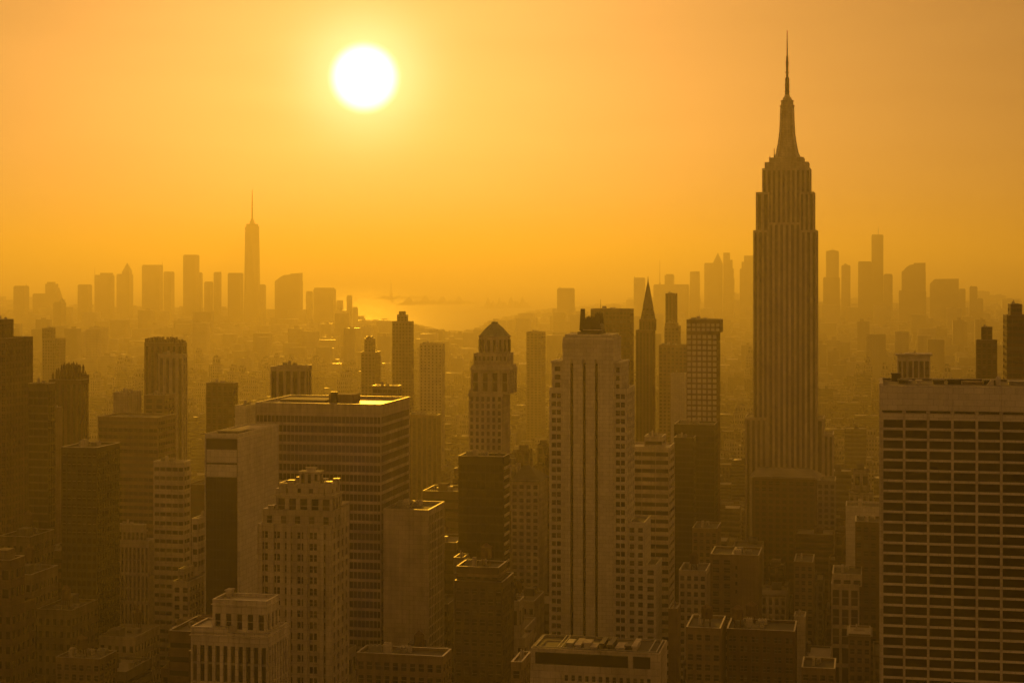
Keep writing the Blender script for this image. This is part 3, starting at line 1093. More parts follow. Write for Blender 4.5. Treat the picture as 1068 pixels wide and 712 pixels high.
def roof_deck_block():
    b = Bld('low_office_block', 'low stone block with a railed roof deck full of ducts below striped tower', 553.5, 688, 684, 450, xs=694, ybot=712, wall='limestone', cat='building')
    L, Z = b.lx, lambda y: b.lz(620, y)
    D = b.d = 17
    zt = b.lz(620, 680)
    w = b.wall
    w.box(b.x0 + .8, b.x1 - .8, .8, D - .8, 0, zt)
    xs = [b.x0, b.x0 + 1.2, L(655), L(660), b.x1 - 2.5, b.x1]
    for i in (0, 2, 4):
        w.box(xs[i], xs[i + 1], 0, 1, 0, zt)
    for i, (xa, xb) in enumerate(((xs[1], xs[2]), (xs[3], xs[4]))):
        m = MB(); m.box(xa, xb, .45, .9, zt - 3.9, zt - .6)
        b.part('dark_opening', m, 'dark_glass')
        w.box(xa, xb, .02, .95, zt - .6, zt); w.box(xa, xb, .02, .95, 0, zt - 3.9)
    for a, c in ((b.x0, b.x0 + .8), (b.x1 - .8, b.x1)):
        w.box(a, c, 1, D, 0, zt)
    w.box(b.x0 + .8, b.x1 - .8, D - .8, D, 0, zt)
    for i in range(14):
        x = b.x0 + 8 + i * (b.w - 9) / 14
        b.wins.append(('window', 'f', x, .02, zt - 7.2, .9, .16, 1.5, 'window_glass', True))
    m = MB(); m.box(b.x0 - .1, L(585), -.2, .1, 0, zt - 5.6)
    b.part('blank_panel', m, 'pale_stone')
    for q in ((b.x0, b.x1, 0, .4), (b.x0, b.x1, D - .4, D), (b.x0, b.x0 + .4, .4, D - .4), (b.x1 - .4, b.x1, .4, D - .4)):
        w.box(*q, zt, zt + .5)
    b.roof.box(b.x0 + .4, b.x1 - .4, .4, D - .4, zt - .1, zt + .1)
    z = zt + .1
    rail = MB()
    for x in (b.x0 + 1, b.x0 + 7.2, b.x0 + 8.2, b.x1 - 3, b.x1 - 1):
        rail.box(x - .12, x + .12, .6, D - 1, z + .5, z + .75)
    for y in (.7, D - 1.1):
        rail.box(b.x0 + 1, b.x1 - 1, y, y + .2, z + .5, z + .75)
    b.part('roof_rail', rail, 'steel')
    rng = random.Random(9)
    for i in range(9):
        x = b.x0 + 9.5 + i * (b.w - 15) / 9
        b.unit(x, x + rng.uniform(.8, 2.2), rng.uniform(2, 5), rng.uniform(7, 14), z, rng.uniform(.5, 1.3), rng.choice(['steel', 'dark_metal', 'pale_stone']), 'duct')
    b.done()


roof_deck_block()


# ------------------------------------------------------------------ domed tower
def domed_tower():
    b = Bld('domed_tower', 'stone tower crowned by an eight sided dome above a belt of tall windows', 489, 532, 411, 950, d=22, ybot=478, wall='limestone', cat='skyscraper')
    L, Z = b.lx, lambda y: b.lz(510, y)
    D = b.d
    b.sec(Z(411), 0, b.x0, b.x1, 0, D, style='grid', fh=3.9, bw=3.1, pier=.45, sp=.35, rel=.5, par=1.2)
    b.wall.box(b.x0 - .6, b.x1 + .6, -.6, D + .6, Z(413), Z(410.5))
    for i in range(4):
        for j in range(2):
            x = b.x0 + (b.x1 - b.x0) * (i + .15) / 3.3
            b.wall.box(x - .5, x + .5, -.5 if j == 0 else D - .5, .5 if j == 0 else D + .5, Z(410.5), Z(406))
    b.sec(Z(386), Z(411), L(490.5), L(531), .8, D - .8, style='grid', fh=(Z(389) - Z(411)), bw=5.5, pier=.5, sp=.12, rel=.8, cap=1.6, par=0, kind='tall_window', sash=True)
    b.wall.frustum((L(489.5), L(532), .2, D - .2), Z(386), (L(491.5), L(530), 1.4, D - 1.4), Z(381))
    b.sec(Z(370), Z(381), L(493), L(528), 2.2, D - 2.2, style='grid', fh=4, bw=2.6, pier=.6, sp=.4, rel=.3, cap=1, par=.8, sash=False)
    c = (L(496.5) + L(526.5)) / 2
    R = (L(526.5) - L(496.5)) / 2 / math.cos(math.pi / 8)
    dm = MB()
    dm.lathe(c, D / 2, [(R, Z(370)), (R, Z(352)), (R * 1.05, Z(351.6)), (R * 1.05, Z(350.6))], 8, rot=math.pi / 8)
    drum = b.part('dome_drum', dm, 'limestone')
    for i in range(8):
        a = i * math.pi / 4
        m = MB()
        rr = R * math.cos(math.pi / 8)
        for q in (-1.6, 1.6):
            x, y = c + rr * math.cos(a) - q * math.sin(a), D / 2 + rr * math.sin(a) + q * math.cos(a)
            m.lathe(x, y, [(.75, Z(367)), (.75, Z(354.5))], 6)
        m.build('arched_window', 'window_glass', drum)
    dm = MB()
    dm.lathe(c, D / 2, [(R * .99, Z(350.6)), (R * .80, Z(347)), (R * .56, Z(342.5)), (R * .30, Z(338.8)), (R * .22, Z(338)), (R * .2, Z(336.3)), (.4, Z(335.6))], 8, rot=math.pi / 8)
    b.part('dome', dm, 'copper')
    b.done()


domed_tower()


# ------------------------------------------------------------------ slender spire tower and the others of the middle distance
def needle_tower():
    b = Bld('needle_crowned_tower', 'dark tower narrowing to a tall scalloped needle crown, left of the twin step slab', 663, 683.5, 345, 1450, d=18, ybot=455, wall='brown_brick', cat='skyscraper')
    L, Z = b.lx, lambda y: b.lz(674, y)
    D = b.d
    b.sec(Z(345), 0, style='strip', bw=2.8, rel=.4, par=.8)
    b.sec(Z(333.5), Z(345), L(666.5), L(682), 1.2, D - 1.2, style='strip', bw=2.4, rel=.4, par=.5)
    c = L(674.5)
    R = (L(681.5) - L(667.5)) / 2 / math.cos(math.pi / 8)
    m = MB()
    r = lambda k: R * k
    m.lathe(c, D / 2, [(r(1.05), Z(333.5)), (r(.95), Z(328)), (r(.80), Z(323)), (r(.72), Z(318)), (r(.55), Z(312)), (r(.42), Z(306.5)), (r(.28), Z(301)), (r(.16), Z(297)), (r(.08), Z(294)), (.1, Z(288))], 8, rot=math.pi / 8)
    cr = b.part('crown', m, 'slate')
    for k_, y in ((.98, 329), (.84, 323.5), (.68, 317), (.52, 311)):
        for i in range(8):            # small triangular windows between the scallops
            a = i * math.pi / 4
            rr = r(k_) * math.cos(math.pi / 8) * 1.01
            x_, y_ = c + rr * math.cos(a), D / 2 + rr * math.sin(a)
            tx, ty = -math.sin(a), math.cos(a)
            q = MB()
            hw = r(.16)
            ix, iy = c + rr * .8 * math.cos(a), D / 2 + rr * .8 * math.sin(a)
            P0, P1, P2 = (x_ - tx * hw, y_ - ty * hw, Z(y)), (x_ + tx * hw, y_ + ty * hw, Z(y)), (ix, iy, Z(y) + 3.4)
            Q = (ix, iy, Z(y))
            q.face([P0, P1, P2]); q.face([P1, P0, Q]); q.face([P0, P2, Q]); q.face([P2, P1, Q])
            q.build('triangular_window', 'dark_glass', cr)
    b.done()


needle_tower()


def simple(name, label, x0, x1, ytop, Y, style='grid', wall='limestone', xs=None, d=26, ybot=480, cat='building', roofmat='tar_roof', glass=None,
           tank=0, units=4, mast=None, tiers=(), top=None, seed=1, group=None, keep=True, **kw):
    """a building of one block plus tiers = [(x0, x1, ytop, inset)] stacked upward"""
    b = Bld(name, label, x0, x1, ytop, Y, xs=xs, d=d, ybot=ybot, wall=wall, cat=cat, group=group, keep=keep)
    if glass: b.glass = glass
    b.roofmat = roofmat
    z = b.h
    if style == 'curtain':
        b.curtain(b.h, **kw)
    else:
        b.sec(b.h, style=style, **kw)
    q = dict(kw); q.pop('styles', None)
    box = (b.x0, b.x1, 0, b.d)
    for (tx0, tx1, ty, ins) in tiers:
        zt = b.lz((tx0 + tx1) / 2, ty, ins)
        X0, X1 = b.lx(tx0, ins), b.lx(tx1 - b.dx, ins)
        if style == 'curtain':
            b.sec(zt, z, X0, X1, ins, max(ins + 3, b.d - ins), style='plain', par=.5)
        else:
            b.sec(zt, z, X0, X1, ins, max(ins + 3, b.d - ins), style=style, **q)
        box = (X0, X1, ins, max(ins + 3, b.d - ins))
        z = zt
    z += .1
    rng = random.Random(seed * 7 + int(x0))
    if units:
        b.clutter(box[0] + 1, box[1] - 1, box[2] + 1, box[3] - 1, z, units, seed)
    for i in range(tank):
        b.tank(rng.uniform(box[0] + 3, box[1] - 3), rng.uniform(box[2] + 4, box[3] - 4), z)
    if mast:
        for px, yt in mast:
            b.mast((lambda l: l[0])(b.loc(px, yt, box[2] + 3)), box[2] + 3, z - .5, max(2, b.lz(px, yt, box[2] + 3) - z + .5))
    if top: top(b, z, box)
    b.done()
    return b


# ------------------------------------------------------------------ the rest of the middle distance, nearest first on each side
def crown_spikes(b, z, box):
    rng = random.Random(2)
    mb = MB()
    for px, y in ((58, 391), (62.5, 388), (65, 386.5), (69, 383), (72, 381), (76, 382), (80, 384), (84, 384), (87, 391)):
        x = b.lx(56.5 + (px - 58) * .84, 4)
        zt = b.lz(px, y, 4)
        for yy in (2, 8, 14):
            mb.box(x - .55, x + .55, yy, yy + 1.1, z - 4, zt)
            mb.frustum((x - .55, x + .55, yy, yy + 1.1), zt, (x - .1, x + .1, yy + .45, yy + .6), zt + 2)
    mb.box(b.lx(58), b.lx(81), 4, 15, z - 2, b.lz(70, 392))
    b.part('spiked_crown', mb, 'brown_brick')


def ragged_crown(b, z, box):
    rng = random.Random(5)
    mb = MB()
    n = 14
    for i in range(n):
        x = b.x0 + b.w * (i + .1) / n
        h = rng.uniform(1.5, 5.5)
        for yy in (0.4, b.d - 2.4):
            mb.box(x, x + b.w / n * .6, yy, yy + 2, z - .5, z + h)
    b.part('ragged_crown', mb, 'tan_brick')


def hip_roof(px0, px1, pr0, pr1, ye, yr, mat='slate'):
    def f(b, z, box):
        mb = MB()
        x0, x1, r0, r1 = b.lx(px0), b.lx(px1), b.lx(pr0, b.d / 2), b.lx(pr1, b.d / 2)
        ze, zr = z + .3, b.lz((pr0 + pr1) / 2, yr, b.d / 2)
        mb.frustum((x0 - .8, x1 + .8, -.8, b.d + .8), ze, (r0, r1, b.d / 2 - .6, b.d / 2 + .6), zr)
        mb.box(r0, r1, b.d / 2 - .35, b.d / 2 + .35, zr, zr + .5)
        o = b.part('hip_roof', mb, mat)
    return f


def balcony_edges(b, z, box):
    mb = MB()
    zz = b.h - 5
    while zz > b.zvis:
        mb.box(b.x1 + .01, b.x1 + .35, 1.5, b.d - 1.5, zz, zz + 1.15)
        zz -= 4.3
    o = b.part('balcony_edge', mb, 'pale_stone')
    o['kind'] = 'stuff'


def cornice(dy=.8, proud=.7, mat='limestone', h=1.0):
    def f(b, z, box):
        mb = MB()
        mb.box(box[0] - proud, box[1] + proud, box[2] - proud, box[3] + proud, z - 1.6 - h, z - 1.6)
        b.part('cornice', mb, mat)
    return f


def both(*fs):
    def f(*q):
        for g in fs: g(*q)
    return f


def flat_lid(b, z, box):
    m = MB()
    m.box(b.x0 - 1.2, b.x1 + 1.2, -1.5, b.d + 1, b.h + 1.25, b.h + 2.3)
    b.part('overhanging_roof', m, 'pale_roof')


S = simple
# left edge and left middle
S('setback_tower', 'dark stepped tower cut by the left border of the photo', -16, 24, 355, 900, 'grid', 'brown_brick', d=30, ybot=520, tiers=[(-16, 9, 336, 3)], cat='skyscraper', pairs=True, units=2)
S('dark_slab', 'plain dark slab with a straight roof, squeezed beside the spike crowned tower', 29.5, 50, 402, 850, 'curtain', xs=57, ybot=540, glass='dark_glass', frame='bronze_panel', bw=2.2, units=2, cat='office building')
S('spike_crowned_tower', 'dark brick tower with a crown of upright spikes, near the left border', 51, 86, 398, 1000, 'strip', 'brown_brick', xs=91, d=18, ybot=480, top=crown_spikes, cat='skyscraper', bw=3.4, pier=.5)
S('pale_edged_wing', 'slim wing with one pale corner edge in front of the spike crowned tower', 47.5, 57, 428, 930, 'plain', 'tan_brick', d=14, ybot=545)
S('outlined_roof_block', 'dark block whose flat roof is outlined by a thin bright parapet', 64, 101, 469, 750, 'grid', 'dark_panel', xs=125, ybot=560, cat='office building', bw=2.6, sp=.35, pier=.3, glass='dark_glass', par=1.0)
S('hazy_twin_step_tower', 'hazy two step tower far behind the left border tower', 44, 68, 354, 2200, 'grid', 'tan_brick', d=30, ybot=385, tiers=[(43.8, 59, 343, 2)], bw=4, fh=4)
S('ragged_crown_tower', 'tall ribbed tower with a ragged crown standing behind the wide terraced block', 150.5, 190, 359, 1250, 'strip', 'tan_brick', xs=195, ybot=432, top=ragged_crown, cat='skyscraper', bw=4.4, pier=.55)
S('ribbed_annex', 'square ribbed shaft attached in front of the ragged crown tower', 165, 191, 371, 1215, 'strip', 'limestone', xs=194.5, d=14, ybot=432, bw=4.6, pier=.5)
S('wide_terraced_block', 'wide banded block with a broad flat roof edge below the ragged crown tower', 102, 165, 437, 1000, 'ribbon', 'tan_brick', xs=193, ybot=560, units=0, cat='office building', fh=4.2, sp=.5)
S('roof_penthouse_block', 'pale penthouse block rising behind the wide terraced block', 118, 147, 411, 1080, 'plain', 'limestone', d=20, ybot=435, units=2)
S('low_penthouse_block', 'lower flat penthouse right of the pale penthouse block', 150, 183, 414, 1085, 'grid', 'tan_brick', d=18, ybot=435, bw=6)
S('banded_annex', 'small pale banded annex under the wide terraced block', 160, 192, 484, 800, 'ribbon', 'pale_stone', xs=197, ybot=575, fh=4.3, sp=.55, bw=3)
S('colonnaded_block', 'old block with two tiers of columns and an arched gable, lower left', 117, 155, 566, 800, 'grid', 'limestone', xs=160, ybot=628, fh=13.5, bw=2.2, pier=.45, sp=.12, rel=.7, kind='tall_window', cap=2.4,
  tiers=[(123, 150, 549, 4)], top=cornice())
S('striped_sliver', 'thin striped sliver of a building left of the dark fronted slab tower', 200, 212, 543, 760, 'ribbon', 'pale_stone', d=18, ybot=600, fh=5.6, sp=.55)
S('gabled_corner_block', 'pale low corner block left of the dark fronted slab tower, under the striped sliver', 180, 212, 609, 730, 'grid', 'limestone', d=20, ybot=640, bw=3.2, tiers=[(186, 206, 596, 4)])
S('dark_brick_block', 'dark plain block behind the slab tower with the blank pale side', 215, 243, 401, 1150, 'grid', 'dark_brick', xs=248, ybot=452, units=2, bw=4)
S('blank_pale_block', 'short blank pale block tucked behind the banded office block', 245, 266, 425, 980, 'plain', 'white_brick', d=20, ybot=455)
S('ribbed_pavilion_tower', 'squat tower with heavy ribs and twin roof slabs behind the banded office block', 282, 319, 384.5, 1000, 'strip', 'limestone', xs=325, ybot=412, bw=4.2, pier=.35, tiers=[(290, 322, 382.5, 2)], cat='office building')
S('flat_roofed_block', 'flat roofed block just showing behind the right corner of the banded office block', 388, 415, 404, 1150, 'ribbon', 'grey_concrete', xs=419, ybot=470, units=2)
S('square_shouldered_tower', 'hazy tower with square shoulders and a little domed cap above the bay', 409, 429, 336, 1900, 'grid', 'tan_brick', xs=431.5, ybot=405, tiers=[(414, 425, 329, 6), (416, 422.5, 325.5, 8)], cat='skyscraper', bw=4, units=0)
S('round_topped_tower', 'small hazy tower with a rounded top left of the square shouldered tower', 376.5, 397, 368, 1950, 'grid', 'tan_brick', d=22, ybot=403, tiers=[(380, 393, 354, 3), (381.5, 391.5, 352, 4)], bw=4)
S('plain_slab', 'pale featureless slab with a flat top right of the square shouldered tower', 437.5, 461, 359, 2000, 'grid', 'limestone', xs=464, ybot=430, bw=5, pier=.6, cat='apartment building')
S('ribbed_apartment_block', 'ribbed mid-rise below the pale featureless slab', 424, 456, 434, 1350, 'strip', 'tan_brick', xs=460, ybot=495, bw=4)
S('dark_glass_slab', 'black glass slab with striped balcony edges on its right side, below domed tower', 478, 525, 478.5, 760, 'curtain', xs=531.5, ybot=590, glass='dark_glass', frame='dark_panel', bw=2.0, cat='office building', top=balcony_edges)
S('cream_faced_block', 'block with a blank cream front and dark glass side, right of the banded office block', 400, 447, 534.5, 680, 'plain', 'limestone', xs=472.5, ybot=660, units=5, cat='office building', styles={'r': 'grid', 'l': 'plain'}, bw=2.4, sp=.2, pier=.15, glass='dark_glass')
S('arcaded_base_block', 'low block with a window row under its roof edge, below the blank cream front', 372, 462, 688, 520, 'grid', 'tan_brick', xs=471, ybot=712, units=4, bw=2.9, fh=4.2)
S('brown_setback_block', 'dark brown setback block with a lit corner of windows below the black glass slab', 474, 524, 610, 620, 'grid', 'dark_brick', xs=536, ybot=712, tiers=[(476, 520, 594, 3)], tank=1, bw=3.0, top=cornice(mat='tan_brick'))
S('lit_roof_shed', 'tiny roof shed with a bright flat roof in front of the brown setback block', 473, 489, 584, 700, 'plain', 'grey_concrete', d=10, ybot=600, roofmat='pale_roof')
S('pyramid_roof_block', 'old block with a pyramid roof between black glass slab and striped tower', 533, 562, 503, 950, 'grid', 'limestone', xs=571, ybot=600, bw=3.6, top=hip_roof(533, 563, 546, 552, 500, 485))
S('low_lit_roof_block', 'low block with one bright roof hatch, left of the railed roof deck block', 533, 553, 694, 500, 'grid', 'tan_brick', d=14, ybot=712, roofmat='pale_roof', bw=3)
S('hazy_stub_tower', 'hazy stub tower between the domed tower and the striped tower', 549, 569, 347, 2300, 'grid', 'tan_brick', d=30, ybot=440, units=3, bw=5)
S('wide_flat_slab', 'wide flat topped slab directly behind the tank of the striped tower', 616, 661, 323.5, 1500, 'grid', 'brown_brick', d=22, ybot=420, mast=[(626.5, 312)], bw=3.4, pier=.3, cat='skyscraper', units=2)
S('thin_hazy_tower', 'thin hazy tower with a flat top right of the needle crowned tower', 694, 706.5, 307, 1900, 'strip', 'brown_brick', d=20, ybot=400, bw=4, cat='skyscraper')
S('stepped_shoulder_block', 'hazy shoulder block wrapped around the thin hazy tower', 693, 710, 341, 1860, 'grid', 'tan_brick', d=24, ybot=400, bw=4, tiers=[(693.5, 708, 338, 2)])
S('broad_hazy_block', 'broad hazy block standing in front of the thin hazy tower', 687, 719, 361, 1700, 'grid', 'tan_brick', d=24, ybot=440, bw=4)
S('cream_panel_slab', 'bare cream slab left of the pale gridded tower', 699.5, 716, 391, 1380, 'plain', 'white_brick', d=16, ybot=441, units=1)
S('pale_gridded_tower', 'square tower with a dark crown band and pale gridded windows left of the spire skyscraper', 716, 748, 347, 1250, 'grid', 'brown_brick', xs=751.5, ybot=442, bw=3.6, fh=4.1, pier=.26, sp=.30, glass='pale_glass', sash=False,
  tiers=[(716, 751, 335, .2)], cat='office building', par=1.2)
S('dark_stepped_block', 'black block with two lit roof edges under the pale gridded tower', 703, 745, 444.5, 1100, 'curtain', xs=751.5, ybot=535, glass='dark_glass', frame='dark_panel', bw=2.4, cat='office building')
S('dark_front_annex', 'black annex with a lit parapet stepping down in front of the dark stepped block', 703, 726, 458, 1040, 'curtain', d=14, ybot=540, glass='dark_glass', frame='dark_panel', bw=2.4)
S('ribbon_apartment_block', 'pale banded block with a small roof box right of the striped tower', 655, 698, 468.5, 900, 'ribbon', 'pale_stone', xs=711, ybot=575, fh=4.5, sp=.5, bw=7, tiers=[(672, 691, 457, 5)], roofmat='pale_roof', cat='office building')
S('hip_roofed_block', 'dark block with a pale hip roof at the foot of the spire skyscraper', 786, 852, 500, 1020, 'grid', 'brown_brick', d=30, ybot=508, bw=4.2, top=hip_roof(783, 855, 791, 845, 500, 488, 'gravel_roof'), units=0)
S('low_grey_wing', 'low grey wing with rooftop sheds right of the hip roofed block', 846, 872, 503, 1060, 'grid', 'grey_concrete', d=24, ybot=518, units=4, bw=4)
S('pale_corner_block', 'pale blank block half hidden behind the gridded office slab', 882, 930, 531, 850, 'plain', 'white_brick', d=20, ybot=580, units=1)
S('dark_corner_block', 'dark block with rooftop glints in front of the pale blank block', 892, 930, 547, 800, 'grid', 'brown_brick', d=20, ybot=640, units=4, bw=3.6)
S('louvred_penthouse', 'small box building with a bright overhanging roof and ribs, behind the gridded office slab', 936, 946, 373.5, 905, 'strip', 'white_brick', xs=948, d=14, ybot=396, bw=2.6, pier=.35, top=flat_lid)
S('ribbed_box_tower', 'ribbed box tower joined to the small box building with the bright roof', 946.5, 970, 373.5, 900, 'strip', 'white_brick', d=16, ybot=396, bw=2.8, pier=.25, top=flat_lid)
S('dark_stepped_tower', 'dark tower with a narrow upper block, right of the bright roofed box', 1018.5, 1040, 356, 1150, 'grid', 'dark_brick', xs=1042, ybot=396, tiers=[(1023.5, 1035, 342.5, 3)], bw=3.4, cat='skyscraper')
S('dark_capped_tower', 'dark tower with a square cap touching the right border of the photo', 1050, 1086, 331, 1000, 'ribbon', 'brown_brick', d=28, ybot=400, tiers=[(1054, 1066, 319, 4)], fh=4, sp=.5, cat='skyscraper')
# lower right, old masonry blocks
b = Bld('blank_walled_block', 'old block with two window columns, broad blank wall and bright parapet', 741, 791.5, 581.5, 820, xs=815, d=24, ybot=655, wall='tan_brick')
b.sec(b.h, 0, b.x0, b.lx(764), 0, b.d, style='grid', bw=4.4, pier=.42, fh=3.9, par=1.2)
b.sec(b.h, 0, b.lx(764), b.x1, 0, b.d, style='plain', styles={'r': 'grid'}, bw=3.6, par=1.2)
m = MB()
for k_ in range(4):
    m.box(b.lx(768) - .5, b.lx(768) + .5, -.04, .1, b.h - 6 - k_ * 3.9, b.h - 4.2 - k_ * 3.9)
b.part('narrow_window', m, 'window_glass')['kind'] = 'stuff'
b.clutter(b.x0 + 1, b.x1 - 1, 1, b.d - 1, b.h + .1, 3, 3)
b.done()
S('narrow_windowed_block', 'small windowed block left of the one with the broad blank wall', 708, 741, 597.5, 800, 'grid', 'limestone', d=22, ybot=655, tank=1, bw=3.3)
S('tall_windowed_block', 'windowed block rising behind the small windowed block, below the dark annex', 722, 748, 553, 960, 'grid', 'tan_brick', xs=753, ybot=600, units=3, bw=3.6)
S('corner_shed_block', 'tiny block with a pale lean-to roof left of the small windowed block', 697, 710, 637, 760, 'plain', 'tan_brick', d=14, ybot=680, roofmat='pale_roof')
S('square_loft_block', 'square loft block with a bright roof line, right of the railed roof deck', 715.5, 757, 658, 640, 'grid', 'tan_brick', d=24, ybot=712, bw=3.1, tank=1, units=2)
S('long_loft_block', 'long loft block of paired windows, right of the square loft block', 758, 829, 661, 645, 'grid', 'brown_brick', xs=838, d=20, ybot=712, bw=4.6, pairs=True, tank=2, units=5)
S('six_row_block', 'narrow brick block with four columns of windows right of the broad blank wall', 828, 848, 588, 900, 'grid', 'tan_brick', xs=853, ybot=645, bw=3.0, units=1)
S('pilastered_block', 'block with tall pilasters and square attic windows beside the gridded office slab', 867, 896, 612, 780, 'grid', 'limestone', xs=900, ybot=662, bw=4.4, fh=9, pier=.3, sp=.2, tiers=[(868, 899, 601, 1)])
S('bright_shed_block', 'low shed with a plain bright flat roof, below the narrow four column block', 828, 841, 645, 800, 'plain', 'pale_stone', d=12, ybot=660, roofmat='pale_roof')
S('twin_skylight_block', 'low block carrying two pale roof lights at the bottom beside the long loft block', 836, 872, 700, 640, 'grid', 'tan_brick', d=18, ybot=712, roofmat='tar_roof', units=3, bw=3.4)
S('gable_shed_block', 'small block with a sloping bright roof by the foot of the gridded office slab', 885, 908, 664, 720, 'grid', 'tan_brick', d=18, ybot=700, units=1, bw=3.2, top=hip_roof(885, 908, 890, 902, 664, 657, 'pale_roof'))
S('corner_block', 'dark old block with a crowded roof at the bottom left corner', 58, 104, 690, 660, 'grid', 'tan_brick', xs=122, ybot=712, units=9, tank=1, bw=3.4, roofmat='gravel_roof')

# ------------------------------------------------------------------ the two far skylines across the smoke
FARBOT = 345


def far(name, label, x0, x1, ytop, Y, mat='far_stone', d=45, tiers=(), extra=None, cat='skyscraper'):
    Y *= 1.33
    d = min(d, (x1 - x0) / FPX * Y * .8)
    b = Bld(name, label, x0, x1, ytop, Y, d=d, ybot=FARBOT, wall=mat, cat=cat, group='towers of the far skylines')
    w = b.wall
    w.box(b.x0, b.x1, 0, b.d, 0, b.h)
    w.box(b.x0 + 2, b.x1 - 2, 4, b.d - 4, b.h, b.h + 4)
    for (tx0, tx1, ty, ins) in tiers:
        zt = b.lz((tx0 + tx1) / 2, ty, ins)
        w.box(b.lxs(tx0, ins), b.lxs(tx1, ins), ins, b.d - ins, b.h - 1, zt)
    if extra: extra(b)
    b.done()


def pyr(px0, px1, pya, yb, yt):
    def f(b):
        m = MB()
        m.frustum((b.lxs(px0), b.lxs(px1), 4, b.d - 4), b.lz(pya, yb), (b.lxs(pya) - .6, b.lxs(pya) + .6, b.d / 2 - .6, b.d / 2 + .6), b.lz(pya, yt))
        b.part('pyramid_roof', m, 'copper')
    return f


def spk(px, yb, yt, r=2.0):
    def f(b):
        b.mast(b.lx(px, b.d / 2), b.d / 2, b.lz(px, yb, b.d / 2) - 8, b.lz(px, yt, b.d / 2) - b.lz(px, yb, b.d / 2) + 8, r)
    return f


def outline(pxs, mat):
    def f(b):
        m = MB()
        m.prism([(b.lxs(x), b.lz(x, y)) for x, y in pxs], 2, b.d - 2)
        b.part('sloped_top', m, mat)
    return f


def lead_tower():
    b = Bld('spire_glass_tower', 'tallest tower of the far left skyline, tapered glass shaft with a thin mast', 254.2, 271.8, 236, 7500, d=46, ybot=FARBOT, wall='far_glass', cat='skyscraper')
    L, Z = b.lx, lambda y: b.lz(263, y)
    D = b.d
    zb = Z(330)
    b.wall.box(b.x0, b.x1, 0, D, 0, zb)
    # square at the foot, octagon halfway, turned square at the top: eight tall triangles
    c, h = (b.x0 + b.x1) / 2, b.w / 2
    top = Z(236)
    lo = [(b.x0, 0, zb), (b.x1, 0, zb), (b.x1, D, zb), (b.x0, D, zb)]
    hi = [(c, -2, top), (b.x1 + 2, D / 2, top), (c, D + 2, top), (b.x0 - 2, D / 2, top)]
    for i in range(4):
        b.wall.face([lo[i], lo[(i + 1) % 4], hi[i]])
        b.wall.face([lo[(i + 1) % 4], hi[(i + 1) % 4], hi[i]])
    b.wall.face(hi)
    m = MB()
    m.lathe(c, D / 2, [(h * .86, top - 1), (h * .86, Z(233.5))], 16)
    b.part('parapet_ring', m, 'far_glass')
    m = MB()
    m.lathe(c, D / 2, [(h * .42, Z(233.5)), (h * .30, Z(230.5)), (4.2, Z(227)), (3.4, Z(216)), (2.4, Z(205)), (1.2, Z(197.5))], 8)
    b.part('spire', m, 'steel')
    b.done()


lead_tower()
far('skyscraper', 'short blocky tower first from the left border in the far left skyline', 14, 30.5, 299, 5400, 'far_stone', extra=spk(27.3, 299, 296))
far('skyscraper', 'low slab with a domed hump, second from the left border in the far skyline', 34, 62, 307, 5800, 'far_brick', tiers=[(50, 62, 296, 6), (52, 60, 294, 12)], extra=outline([(62, 320), (62, 300), (66, 310), (66, 320)], 'far_brick'))
far('skyscraper', 'darker stepped tower with a small point, nearer than the far left skyline', 55.5, 69, 316, 4300, 'far_brick', extra=pyr(63, 69, 66.2, 316, 310.5))
far('skyscraper', 'narrow far block left of the twin block with a hairline mast', 81, 96, 297.5, 5700, 'far_brick')
far('skyscraper', 'far twin block with a hairline mast on its left corner', 98.5, 119.5, 287.5, 5900, 'far_stone', tiers=[(106, 119, 284.5, 6)], extra=spk(98.9, 288, 279, 1.2))
far('skyscraper', 'far tower with a steep pyramid peak in the left skyline', 121.5, 139, 286.5, 6000, 'far_stone', tiers=[(129, 138.5, 283, 5)], extra=pyr(129, 138.5, 133.6, 283, 274))
far('skyscraper', 'far flat topped slab with a tiny corner mast, right of the pyramid peak', 148, 170, 277, 5900, 'far_stone', extra=spk(169.3, 277, 273, 1.6))
far('skyscraper', 'far lower wing attached right of the slab with the tiny corner mast', 170.6, 182, 284, 5950, 'far_stone')
far('skyscraper', 'second tallest flat topped far tower left of the mast topped glass tower', 191, 208, 266.5, 5700, 'far_glass', extra=None)
far('skyscraper', 'far lower shoulder behind the second tallest flat topped tower', 206, 211.5, 285, 5750, 'far_glass')
far('skyscraper', 'far block stepping up to a slim pointed right side, left of the mast topped tower', 213, 222.5, 294.5, 5650, 'far_brick', extra=None)
far('skyscraper', 'slim far tower with a tiny point between two low blocks', 222.8, 231, 284.5, 5680, 'far_stone', extra=spk(230.4, 284.5, 282, 1.5))
far('skyscraper', 'far broad block leaning against the left of the mast topped glass tower', 237.5, 254, 285.5, 5500, 'far_glass')
far('skyscraper', 'far low block against the right foot of the mast topped glass tower', 270.5, 277.5, 297.5, 5500, 'far_glass')
far('skyscraper', 'far tower whose roof curves up to the right', 286.5, 316, 293.5, 5600, 'far_glass', extra=outline([(286.8, 300), (286.8, 293), (290.5, 290.5), (294, 288.3), (297.5, 286.8), (304, 286.4), (305, 285.4), (315.8, 284.6), (315.8, 300)], 'far_glass'))
far('skyscraper', 'far low left step beside the rounded top block', 319, 326.5, 304.5, 5700, 'far_stone')
far('skyscraper', 'far block with rounded roof corners right of the curved roof tower', 326.8, 350.5, 302, 5500, 'far_stone', tiers=[(328, 349, 300, 4)])
far('skyscraper', 'far small low step right of the rounded roof block', 350.8, 358, 314, 5550, 'far_stone')
far('skyscraper', 'slim far tower at the water edge, last of the left skyline', 361.5, 367.5, 308.8, 5400, 'far_stone')
